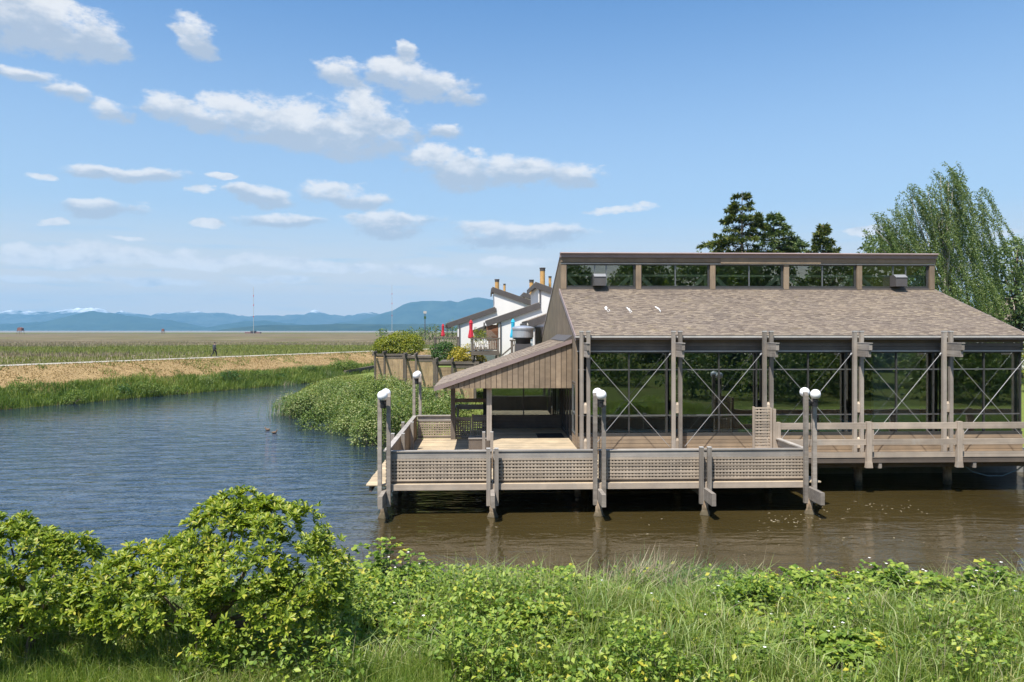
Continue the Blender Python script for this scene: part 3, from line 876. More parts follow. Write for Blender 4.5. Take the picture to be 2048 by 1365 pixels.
ridge('wooded_hills', [(-900, 650), (-500, 638), (-260, 648), (-100, 652), (0, 649), (50, 646), (111, 640), (156, 627), (186, 623), (223, 627), (260, 633), (300, 637), (334, 639), (371, 646),
      (401, 654), (423, 656), (455, 648), (482, 643), (534, 641), (564, 646), (620, 652), (700, 657)], 10000, 1100, 'mountain', 0.5, 31)
ridge('long_mountain', [(640, 656), (680, 645), (722, 641), (745, 634), (759, 629), (785, 622), (804, 611), (825, 604), (845, 603), (864, 602), (885, 603), (901, 602), (915, 605), (933, 599), (957, 595),
      (973, 598), (986, 601), (1020, 606), (1080, 616), (1150, 622), (1300, 634), (1500, 650)], 11200, 1300, 'mountain_streaked', 0.3, 41)
ridge('far_shore', [(455, 663), (470, 656), (500, 653), (540, 650), (600, 651), (680, 648), (760, 649), (850, 648), (960, 650), (1100, 652), (1400, 655)], 6200, 500, 'mountain', 0.25, 51)

# ------------------------------------------------------------ pavilion
BX0, BX1 = 3.79, 22.8              # gable walls
POSTX = [4.08 + 3.79 * k for k in range(6)]
YP, YG = 29.5, 30.02               # post plane, glazing plane
EAVE_Y, EAVE_Z, CL_Y, CL_Z = 29.64, 6.18, 36.1, 8.45
RIDGE_Y, RIDGE_Z, BACK_Y, BACK_Z = 35.95, 10.24, 48.0, 5.85
pav = thing('pavilion', 'brown timber pavilion with tall cross-braced windows and a clerestory, standing on posts over the pond', 'building', (13.3, 36, 1.1))

def shingles(name, parent, origin, u, v, nu, nv, wu, wv, thick, skew=None, mat='shingle'):
    """courses of overlapping tabs. origin = eave corner, u along the eave, v up the slope; kept as one mesh of separate tabs"""
    o, u, v = Vector(origin), Vector(u).normalized(), Vector(v).normalized(); nrmv = u.cross(v).normalized()
    Vs, Fs = [], []
    for j in range(nv):
        off = -(j % 2) * wu * 0.5 - rnd.uniform(0, .3) * wu
        lo, hi = (0, nu * wu) if skew is None else skew(j * wv)
        i0 = int(math.floor((lo - off) / wu)); i1 = int(math.ceil((hi - off) / wu))
        for i in range(i0, i1):
            a, b = max(lo, off + i * wu), min(hi, off + (i + 1) * wu - 0.006)
            if b - a < 0.02: continue
            t = thick * rnd.uniform(0.6, 1.7); dv = rnd.uniform(-.012, .012)
            p = [o + u * a + v * (j * wv + dv) , o + u * b + v * (j * wv + dv), o + u * b + v * ((j + 1) * wv + .03), o + u * a + v * ((j + 1) * wv + .03)]
            base = len(Vs)
            top = [p[0] + nrmv * (t + .012), p[1] + nrmv * (t + .012), p[2] + nrmv * .004, p[3] + nrmv * .004]
            bot = [p[0] - nrmv * .004, p[1] - nrmv * .004]
            Vs += [tuple(x) for x in top + bot]
            Fs += [(base, base + 1, base + 2, base + 3), (base + 4, base + 5, base + 1, base), (base + 4, base, base + 3, base + 3), (base + 5, base + 2, base + 1, base + 1)]
    o0 = wl(parent)
    me = bpy.data.meshes.new(name)
    Fs = [tuple(dict.fromkeys(f)) for f in Fs]
    me.from_pydata([(a - o0.x, b - o0.y, c - o0.z) for a, b, c in Vs], [], Fs)
    me.materials.append(M[mat]); me.update()
    ob = bpy.data.objects.new(name, me); link(ob, parent, o0); ob['kind'] = 'stuff'
    return ob

def build_pavilion():
    P = pav
    # roof slabs
    mb = MB()
    mb.prism([(EAVE_Y, EAVE_Z - .16), (EAVE_Y, EAVE_Z), (CL_Y + .05, CL_Z), (CL_Y + .05, CL_Z - .16)], BX0 - .06, BX1 + .06, 'x')
    mb.prism([(RIDGE_Y - .25, RIDGE_Z - .02), (RIDGE_Y - .2, RIDGE_Z + .03), (BACK_Y + .5, BACK_Z - .1), (BACK_Y + .5, BACK_Z - .3)], BX0 - .06, BX1 + .06, 'x')
    roof = mb.build('roof', 'fascia', P)
    sl = math.hypot(CL_Y - EAVE_Y, CL_Z - EAVE_Z); nv = int(sl / .14)
    shingles('shingles', roof, (BX0 - .05, EAVE_Y - .03, EAVE_Z + .006), (1, 0, 0), (0, CL_Y - EAVE_Y, CL_Z - EAVE_Z), 0, nv, .20, sl / nv, .012,
             skew=lambda d: (0, BX1 - BX0 + .1))
    # rake boards, gutter, flashing, bird droppings run (stain)
    for x in (BX0 - .10, BX1 + .062):
        r = MB(); r.prism([(EAVE_Y - .02, EAVE_Z - .20), (EAVE_Y - .02, EAVE_Z + .02), (CL_Y, CL_Z + .03), (CL_Y, CL_Z - .19)], x, x + .04, 'x'); r.build('rake_board', 'fascia', P)
    ub('eave_trim', 'trim_light', P, BX0 - .1, BX1 + .1, EAVE_Y - .075, EAVE_Y - .005, EAVE_Z - .085, EAVE_Z - .01)
    for dx, dz in ((1.72, 6.9), (2.7, 6.86), (4.05, 6.9)):
        y = EAVE_Y + (dz + .45 - EAVE_Z) * 3.02; b = MB()
        z = EAVE_Z + (y - EAVE_Y) * (CL_Z - EAVE_Z) / (CL_Y - EAVE_Y)
        sv = Vector((.12, -1, -.332)).normalized()
        b0 = Vector((BX0 + dx, y, z + .045))
        for k in range(5):
            q = b0 + sv * (.16 * k) + Vector((rnd.uniform(-.05, .08), 0, 0)); w = (.04, .06, .028, .018, .010)[k]
            b.add([q + Vector((-w, .1, .033)), q + Vector((w * .7, .12, .038)), q + Vector((w, -.14, -.046)), q + Vector((-w * .3, -.16, -.053))], [(0, 3, 2, 1)])
        b.build('bird_dropping', 'white', roof)
    # clerestory: cap, header boards, posts, panes, frames
    z0, z1 = 8.53, 9.70
    ub('roof_cap', 'fascia', P, BX0 - .08, BX1 + .08, CL_Y - .26, CL_Y - .12, RIDGE_Z - .22, RIDGE_Z + .02)
    xm = BX0 + (BX1 - BX0) * .5
    ub('header_board', 'siding', P, BX0 - .03, xm - 1.5, CL_Y - .2, CL_Y - .1, 9.79, RIDGE_Z - .225)
    ub('header_board', 'siding', P, xm - 1.5, xm + 3.6, CL_Y - .215, CL_Y - .1, 9.75, RIDGE_Z - .225)
    ub('header_board', 'siding', P, xm + 3.6, BX1 + .03, CL_Y - .2, CL_Y - .1, 9.78, RIDGE_Z - .225)
    ub('head_trim', 'trim_light', P, BX0 - .02, BX1 + .02, CL_Y - .15, CL_Y - .04, 9.70, 9.76)
    ub('sill_trim', 'trim_dark', P, BX0 + .02, BX1 - .02, CL_Y - .12, CL_Y - .02, 8.44, 8.54)
    pitch = (BX1 - BX0 - .26) / 5
    xs = [BX0 + .13 + pitch * k for k in range(6)]
    for k, x in enumerate(xs):
        ub('clerestory_post', 'siding', P, x - .13, x + .13, CL_Y - .14, CL_Y + .06, 8.46, 9.70)
    for k in range(5):
        a, b = xs[k] + .13, xs[k + 1] - .13
        w = thing_part('clerestory_window', P, ((a + b) / 2, CL_Y, 9.1))
        f = MB()
        f.box(a, b, CL_Y - .05, CL_Y + .02, z0 + .01, z0 + .10); f.box(a, b, CL_Y - .05, CL_Y + .02, z1 - .05, z1 - .003)
        f.box(a, a + .05, CL_Y - .05, CL_Y + .02, z0 + .1, z1 - .05); f.box(b - .11, b, CL_Y - .05, CL_Y + .02, z0 + .1, z1 - .05)
        f.build('window_frame', 'frame', w)
        split = [(a + .05, (a + b) / 2 - .03), ((a + b) / 2 + .03, b - .11)]
        if k == 0: split = [(a + .05, a + 1.40), (a + 1.46, a + 1.98), (a + 2.04, b - .11)]
        if k == 4: split = [(a + .05, a + 1.62), (a + 1.68, a + 2.28), (a + 2.34, b - .11)]
        for i, (c, d) in enumerate(split):
            pane('pane', 'glass', w, c, d, CL_Y - .01, z0 + .1, z1 - .05)
            if i: ub('mullion', 'frame_light', w, split[i - 1][1], c, CL_Y - .045, CL_Y + .015, z0 + .1, z1 - .05)
        # trusses behind the glass
        ub('inner_beam', 'brace', P, a - .1, b + .1, CL_Y + .10, CL_Y + .22, 9.10, 9.20)
        for s in (0, 1):
            x0 = a + .05 if s == 0 else b - .25; dx = .95 if s == 0 else -.95
            ubar('inner_brace', 'brace', P, (x0, CL_Y + .13, 9.09), (x0 + dx, CL_Y + .13, 8.2), .06, .20)
        ub('inner_post', 'brace', P, b - .24, b - .06, CL_Y + .07, CL_Y + .17, 8.0, 9.09)
    # glazed bays
    gz0, gz1 = 2.12, 5.44
    for k in range(5):
        a, b = POSTX[k] + .22, POSTX[k + 1] - .22
        ax, bx = (BX0 + .02 if k == 0 else POSTX[k]), POSTX[k + 1]
        bx = min(bx, BX1)
        w = thing_part('window_bay', P, ((a + b) / 2, YG, 3.8))
        cols = [(ax + .05, a + 1.66), (a + 1.72, b - .10), (b - .04, bx - .03)]
        rows = [(gz0, 2.83), (2.88, 4.73), (4.78, gz1)]
        for c0, c1 in cols:
            for r0, r1 in rows:
                if c1 - c0 > .05: pane('pane', 'glass', w, c0, c1, YG, r0, r1)
        for x in (a + 1.69, b - .07):
            ub('mullion', 'frame', w, x - .03, x + .03, YG - .05, YG + .03, gz0, gz1)
        for z in (2.855, 4.755):
            ub('transom', 'frame_light', w, ax + .05, bx - .03, YG - .035, YG + .025, z - .022, z + .022)
        ub('sill_frame', 'frame', w, ax, bx - .005, YG - .07, YG + .05, gz0 - .13, gz0 - .002); ub('head_frame', 'frame', w, ax + .01, bx - .015, YG - .045, YG + .03, gz1, gz1 + .05)
        # horizontal siding below, header boards above, light trim
        n = 6; z = gz0 - .135; h = (z - 1.08) / n
        for i in range(n):
            ub('siding_board', 'siding', P, ax, bx - .006, YG - .085 - .006 * (i % 2), YG + .04, z - (i + 1) * h + .012, z - i * h)
        for i in range(3):
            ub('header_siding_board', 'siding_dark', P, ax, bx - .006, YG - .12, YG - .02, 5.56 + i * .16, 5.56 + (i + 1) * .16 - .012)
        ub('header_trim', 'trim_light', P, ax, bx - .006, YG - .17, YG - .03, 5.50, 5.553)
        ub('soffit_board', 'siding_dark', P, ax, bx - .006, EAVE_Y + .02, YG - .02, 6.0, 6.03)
    # corner board at the left
    ub('corner_board', 'siding', P, BX0 - .03, BX0 + .05, YG - .1, YG + .05, 1.08, 6.0)
    # post pairs with double beam ends and steel brace rods
    for k, x in enumerate(POSTX):
        pp = thing_part('post_pair', P, (x, YP, 1.6))
        zb = 0.62 if k >= 3 else 0.7
        for dx, zt in ((-.14, 6.33), (.14, 6.33)):
            ub('post', 'post', pp, x + dx - .072, x + dx + .072, YP - .075, YP + .075, zb, zt)
            ub('post_cap', 'trim_light', pp, x + dx - .082, x + dx + .082, YP - .085, YP + .085, zt, zt + .05)
        ub('beam_end', 'post', pp, x - .062, x + .062, YP - 1.0, YG - .13, 5.60, 5.86)
        ub('beam_cap', 'cap', pp, x - .072, x + .072, YP - 1.03, YP - .08, 5.863, 5.90)
        ub('beam_end', 'post', pp, x - .055, x + .055, YP - .92, YG - .13, 5.32, 5.59)
        for zz in (3.22, 1.75):
            m = MB(); m.prism([(YP - .05, zz - .22), (YP - .05, zz + .12), (YP + .02, zz + .22), (YP + .05, zz + .12), (YP + .05, zz - .22)], x - .064, x + .064, 'x')
            m.build('spacer_block', 'lath', pp)
        pl = MB(); pl.lathe([(.17, -1.3), (.165, .35), (.15, .75)], (x, YP, 0), 10); pl.build('pile', 'pile', pp)
        if k >= 2:
            ub('under_beam', 'post', pp, x - .06, x + .06, YP - 1.7, YG + 2.4, 1.0, 1.28)
            ubar('strut', 'post', pp, (x, YP + .1, .75), (x - .0, YP + 2.6, 1.2), .11, .13)
    for k in range(5):
        a, b = POSTX[k] + .22, POSTX[k + 1] - .22
        for (x0, za, x1, zb2) in ((a - .02, 5.30, b - .08, 1.62), (b - .02, 5.45, a + .12, 1.62)):
            yy = YP - .02 if zb2 and x0 < x1 else YP + .03
            c = MB().path([(x0, yy, za), (x1, yy, zb2)], .0115, 6)
            c.path([(x0, yy, za + (.0)), (x0 + (x1 - x0) * .02, yy, za + (zb2 - za) * .02)], .034, 6)
            c.build('brace_rod', 'rod', P)
    # left gable wall of vertical boards
    def top_at(y):
        if y < CL_Y: return EAVE_Z - .15 + (y - EAVE_Y) * (CL_Z - EAVE_Z) / (CL_Y - EAVE_Y)
        if y < CL_Y + .15: return 10.0
        return RIDGE_Z - .05 + (y - RIDGE_Y) * (BACK_Z - RIDGE_Z) / (BACK_Y - RIDGE_Y)
    y = YG + .06; gw = thing_part('gable_wall', P, (BX0, 38, 3))
    while y < BACK_Y:
        y2 = min(y + .30, BACK_Y)
        if y < CL_Y - .12 < y2: y2 = CL_Y - .12
        ya, yb = y + .004, y2 - .004
        zlo = 4.1 if y < 31.1 else (3.9 if y < 35.5 else 1.1)
        if abs(y - (CL_Y - .12)) < .01: za = zb = 10.05
        else: za, zb = top_at(ya), top_at(yb)
        if ya > CL_Y - .13: za, zb = min(za, 10.08), min(zb, 10.08)
        s = .004 * (int(y * 10) % 2)
        m = MB(); m.prism([(ya, zlo), (ya, za), (yb, zb), (yb, zlo)], BX0 - .03 - s, BX0 + .05, 'x'); m.build('wall_board', 'wall_board', gw)
        y = y2
    # side window by the corner, and the dark glazed doors in the porch
    w = thing_part('side_window', P, (BX0, 30.6, 3))
    for r0, r1 in ((2.1, 2.9), (2.95, 4.2)):
        m = MB(); m.box(BX0 - .005, BX0 + .005, 30.1, 31.04, r0, r1); m.build('pane', 'glass', w)
    fr = MB()
    for z in (2.07, 2.925, 4.22): fr.box(BX0 - .05, BX0 + .03, 30.06, 31.1, z - .028, z + .028)
    for yy in (30.08, 31.07): fr.box(BX0 - .045, BX0 + .025, yy - .025, yy + .025, 2.1, 4.19)
    fr.build('window_frame', 'frame_light', w)
    for i in range(6): ub('siding_board', 'siding', P, BX0 - .04, BX0 + .04, 30.06, 31.12, 1.1 + i * .155, 1.1 + (i + 1) * .155 - .012)
    for j in range(4):
        ya = 31.16 + j * 1.08; d = thing_part('glass_door', P, (BX0, ya + .5, 1.62))
        m = MB(); m.box(BX0 - .003, BX0 + .007, ya + .08, ya + .98, 1.75, 3.75); m.build('pane', 'glass', d)
        m = MB()
        for yy in (ya + .04, ya + 1.02): m.box(BX0 - .04, BX0 + .04, yy - .038, yy + .038, 1.62, 3.88)
        for z in (1.68, 3.81): m.box(BX0 - .035, BX0 + .035, ya + .08, ya + .98, z - .06, z + .06)
        m.build('door_frame', 'trim_dark', d)
    # far walls, floor and the indoor pool
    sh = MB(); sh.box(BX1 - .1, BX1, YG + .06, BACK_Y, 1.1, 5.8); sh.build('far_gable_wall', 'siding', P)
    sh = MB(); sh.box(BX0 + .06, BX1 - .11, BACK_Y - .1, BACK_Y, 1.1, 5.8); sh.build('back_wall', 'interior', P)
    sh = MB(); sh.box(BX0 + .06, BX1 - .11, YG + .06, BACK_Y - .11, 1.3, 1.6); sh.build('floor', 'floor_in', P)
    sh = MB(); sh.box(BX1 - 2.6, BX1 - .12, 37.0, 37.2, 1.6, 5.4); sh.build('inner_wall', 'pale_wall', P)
    ip = thing_part('indoor_pool', P, (11, 36, 1.6))
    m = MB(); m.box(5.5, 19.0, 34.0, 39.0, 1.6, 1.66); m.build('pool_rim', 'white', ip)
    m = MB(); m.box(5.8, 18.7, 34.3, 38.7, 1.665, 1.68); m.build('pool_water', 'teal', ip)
    # two hooded vents that stick out of the clerestory
    for x in (BX0 + 1.86, BX1 - 2.0):
        h = MB(); h.prism([(CL_Y - .62, 8.60), (CL_Y - .62, 9.03), (CL_Y - .40, 9.17), (CL_Y - .04, 9.17), (CL_Y - .04, 8.60)], x - .28, x + .30, 'x')
        v = h.build('vent_hood', 'vent', P)
        h = MB(); h.prism([(CL_Y - .635, 9.035), (CL_Y - .40, 9.185), (CL_Y - .40, 9.20), (CL_Y - .65, 9.045)], x - .29, x + .31, 'x'); h.build('hood_lid', 'galv', v)
    # concrete footing wall under the building
    m = MB(); m.box(BX0 + .2, 34, 31.8, 32.2, -.6, 1.05); m.build('footing_wall', 'concrete', P)

def thing_part(name, parent, loc):
    o = bpy.data.objects.new(name, None); o.empty_display_size = .2
    return link(o, parent, loc)

def pane(name, mat, parent, x0, x1, y, z0, z1, label=None):
    o0 = Vector(((x0 + x1) / 2, y, (z0 + z1) / 2))
    ob = bpy.data.objects.new(name, cube_mesh(mat)); link(ob, parent, o0); ob.scale = (x1 - x0, .008, z1 - z0)
    return ob

build_pavilion()

# ---- porch: shed roof on the left of the pavilion
def build_porch():
    XL, XR, Y0, Y1 = -1.83, BX0 - .05, 31.1, 37.6
    zt = lambda x: 4.10 + (x - XL) * (6.02 - 4.10) / (XR - XL)
    P = thing('porch', 'shed-roofed porch with a boarded sloping front, built onto the pavilion\'s left end', 'porch', (1.2, 33.5, 1.6))
    n = 24; w = (XR - XL) / n
    for i in range(n):
        a, b = XL + i * w + .011, XL + (i + 1) * w - .011
        m = MB(); m.prism([(a, 3.91), (a, zt(a) - .16), (b, zt(b) - .16), (b, 3.91)], Y0 - .004 * (i % 2), Y0 + .06, 'y')
        m.build('gable_board', 'siding', P)
    m = MB(); m.prism([(XL + .02, 3.915), (XL + .02, zt(XL) - .18), (XR - .02, zt(XR) - .18), (XR - .02, 3.915)], Y0 + .065, Y0 + .09, 'y'); m.build('gable_backing', 'beam_dark', P)
    m = MB(); m.prism([(XL - .32, zt(XL - .32) - .16), (XL - .32, zt(XL - .32) - .02), (XR, zt(XR) - .02), (XR, zt(XR) - .16)], Y0 - .05, Y1, 'y')
    roof = m.build('roof', 'trim_dark', P)
    m = MB(); m.prism([(XL - .34, zt(XL - .34) - .19), (XL - .34, zt(XL - .34) + .0), (XR, zt(XR) + .0), (XR, zt(XR) - .17)], Y0 - .10, Y0 - .055, 'y')
    m.build('fascia_board', 'fascia', P)
    sl = math.hypot(XR - XL + .32, zt(XR) - zt(XL - .32)); nv = int(sl / .14)
    shingles('shingles', roof, (XL - .34, Y1, zt(XL - .34) - .01), (0, -1, 0), (1, 0, (6.02 - 4.10) / (XR - XL)), 0, nv, .20, sl / nv, .013, skew=lambda d: (0, Y1 - Y0 + .1))
    m = MB(); m.prism([(XR - .34, zt(XR - .34) + .02), (XR - .34, zt(XR - .34) + .05), (XR + .02, zt(XR) + .17), (XR + .02, zt(XR) + .0)], Y0 - .06, Y1 + .1, 'y'); m.build('wall_flashing', 'trim_dark', P)
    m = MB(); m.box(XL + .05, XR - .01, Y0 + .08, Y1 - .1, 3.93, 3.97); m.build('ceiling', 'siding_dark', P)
    for x, y in ((.18, 31.55), (-1.55, 35.3), (.18, 35.3)):
        ub('column', 'post' if y < 32 else 'siding_dark', P, x - .11, x + .11, y - .11, y + .11, 1.1 if y > 32 and x < 0 else 1.62, 3.925)
    # glazed back wall of the porch
    y = 35.6
    for a, b in ((.32, 1.86), (1.92, 3.68)):
        pane('pane', 'glass', P, a, b, y, 2.25, 3.88)
    for x in (.30, 1.89, 3.70): ub('window_frame', 'frame', P, x - .028, x + .028, y - .04, y + .04, 2.25, 3.90)
    for i in range(4): ub('sill_board', 'siding_dark', P, .3, 3.72, y - .05, y + .05, 1.62 + i * .155, 1.62 + (i + 1) * .155 - .01)
    m = MB(); m.box(-.1, 3.7, 37.4, 37.5, 1.1, 3.9); m.build('back_wall', 'interior', P)
    ub('cross_bar', 'siding_dark', P, -1.45, .1, 35.26, 35.36, 2.90, 3.08)
    # the round exhaust fan standing on the roof behind
build_porch()

def build_fan():
    c = at(1046, 690, Y=38.6)
    t = thing('exhaust_fan', 'round silver exhaust fan on a brown box behind the porch roof', 'exhaust fan', (c.x, 38.6, 4.9))
    m = MB(); m.box(c.x - .42, c.x + .42, 38.2, 39.0, 3.6, 5.68); m.build('base_box', 'vent', t)
    m = MB(); m.lathe([(.40, 5.69), (.40, 5.90), (.50, 5.93), (.52, 6.0)], (c.x, 38.6, 0), 24); m.build('neck', 'trim_dark', t, smooth=True)
    m = MB(); m.lathe([(.50, 6.0), (.56, 6.02), (.56, 6.42), (.60, 6.44), (.60, 6.52), (.52, 6.58), (.2, 6.64), (.02, 6.65)], (c.x, 38.6, 0), 28); m.build('drum', 'galv', t, smooth=False)
build_fan()

# ------------------------------------------------------------ lower deck and boardwalk
DX = [-3.44 + 3.695 * k for k in range(5)]     # post pairs along the front
DXL, DXR, DY0_, DY1_ = -3.42, 11.32, 25.15, 35.75
DZ = 1.10
def build_decks():
    D = thing('deck', 'low plank deck with latticed sides standing on posts in the pond', 'deck', (2, 28, DZ))
    y = 25.02; i = 0
    while y < 35.6:
        wd = .142; x1 = 11.78 if y < 27.72 else .28
        jitter = rnd.uniform(-.012, .012)
        ub('plank', 'plank', D, -4.08 + jitter, x1 + jitter, y, y + wd - .007, DZ - .04, DZ + rnd.uniform(-.002, .002))
        y += wd
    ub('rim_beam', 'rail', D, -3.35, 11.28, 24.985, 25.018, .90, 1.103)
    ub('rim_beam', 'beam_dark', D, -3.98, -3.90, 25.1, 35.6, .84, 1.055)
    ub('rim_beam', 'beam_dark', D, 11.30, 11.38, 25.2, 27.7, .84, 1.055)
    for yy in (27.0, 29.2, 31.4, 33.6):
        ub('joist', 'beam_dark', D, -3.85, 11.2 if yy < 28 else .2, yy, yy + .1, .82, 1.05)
    for k, x in enumerate(DX):
        ub('cross_beam', 'post', D, x - .062, x + .062, 25.1, 35.3 if x < .5 else 29.3, .55, .84)
        m = MB(); m.prism([(23.95, .52), (23.95, .93), (25.09, .93), (25.09, .52)], x - .07, x + .07, 'x'); m.build('beam_end', 'post', D)
        for yy in (24.91,) + ((28.65, 32.3, 35.7) if k == 0 else ()):
            m = MB()
            prof = [(.16 + rnd.uniform(-.02, .03), -.9), (.19, -.12), (.20, .02), (.13 + rnd.uniform(-.02, .02), .18), (.12, .36), (.10, .55)]
            m.lathe(prof, (x + rnd.uniform(-.02, .02), yy, 0), 9, wob=.09)
            m.build('pile', 'pile', D)
    U = thing('boardwalk', 'raised plank boardwalk along the pavilion\'s window wall', 'boardwalk', (14, 28.6, 1.6))
    y = 27.86
    while y < YG - .1:
        ub('plank', 'plank', U, 3.78, 27.0, y, y + .135, 1.21, 1.25 + rnd.uniform(-.002, .002)); y += .142
    y = 27.86
    while y < 35.5:
        ub('plank', 'plank', U, .3, BX0 - .06, y, y + .135, 1.56, 1.6 + rnd.uniform(-.002, .002)); y += .142
    ub('edge_beam', 'rail', U, 11.45, 27.0, 27.76, 27.85, 1.43, 1.64)
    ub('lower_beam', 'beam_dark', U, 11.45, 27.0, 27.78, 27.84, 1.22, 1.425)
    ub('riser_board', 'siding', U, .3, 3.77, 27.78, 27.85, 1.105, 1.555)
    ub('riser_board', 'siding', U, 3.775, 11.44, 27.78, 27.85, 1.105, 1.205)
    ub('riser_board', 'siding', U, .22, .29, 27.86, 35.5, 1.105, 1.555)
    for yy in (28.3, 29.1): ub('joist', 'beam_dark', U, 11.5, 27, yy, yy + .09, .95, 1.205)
    # railing with outrigger posts
    RL = thing('boardwalk_railing', 'two-bar tan timber railing along the boardwalk\'s edge', 'railing', (18, 27.7, 1.6))
    xs = [11.32 + 3.60 * k for k in range(5)]
    for k in range(4):
        a, b = xs[k] + .11, xs[k + 1] - .11
        if k == 0: a = xs[0] + .08
        ub('top_rail', 'rail', RL, a, b, 27.64, 27.73, 2.56, 2.80)
        ub('middle_rail', 'rail', RL, a, b, 27.65, 27.72, 1.94, 2.16)
    for k, x in enumerate(xs[:-1]):
        pp = ub('rail_post', 'rail', RL, x - .1, x + .1, 27.60, 27.755, 1.28 if k else 1.46, 2.84)
        if k:
            m = MB(); m.prism([(x - .10, 1.3), (x - .13, 1.05), (x + .13, 1.05), (x + .10, 1.3)], 27.59, 27.75, 'y'); m.build('post_foot', 'rail', RL)
            ub('back_post', 'rail', RL, x + .11, x + .2, 27.66, 27.75, 1.67, 2.555)
build_decks()

def lattice(parent, p, q, z0, z1, pitch=.116, w=.062, t=.011, face=-1, hmat='lath'):
    """laths between p and q (xy), each its own piece; verticals behind, horizontals in front"""
    p, q = Vector((*p, 0)), Vector((*q, 0)); d = q - p; Ln = d.length; d.normalize()
    nv = Vector((d.y, -d.x, 0)) * (1 if face > 0 else 1)
    ang = math.atan2(d.y, d.x)
    n = int(Ln / pitch)
    for i in range(n):
        c = p + d * ((i + .5) * Ln / n + rnd.uniform(-.006, .006)) - nv * (t * .55)
        o = bpy.data.objects.new('lath', cube_mesh(hmat)); link(o, parent, (c.x, c.y, (z0 + z1) / 2))
        o.scale = (z1 - z0, t, w); o.rotation_euler = Euler((0, R(-90), ang), 'XYZ')
    m = max(2, int(round((z1 - z0) / .118)))
    for j in range(m + 1):
        z = z0 + w / 2 + (z1 - z0 - w) * j / m + rnd.uniform(-.006, .006)
        if rnd.random() < .3: 
            dz = rnd.uniform(.004, .014)
        else: dz = 0
        c = (p + q) / 2 + nv * (t * .55)
        o = bpy.data.objects.new('lath', cube_mesh(hmat)); link(o, parent, (c.x, c.y, z))
        o.scale = (Ln, t, w + dz); o.rotation_euler = (0, rnd.uniform(-.0015, .0015), ang)

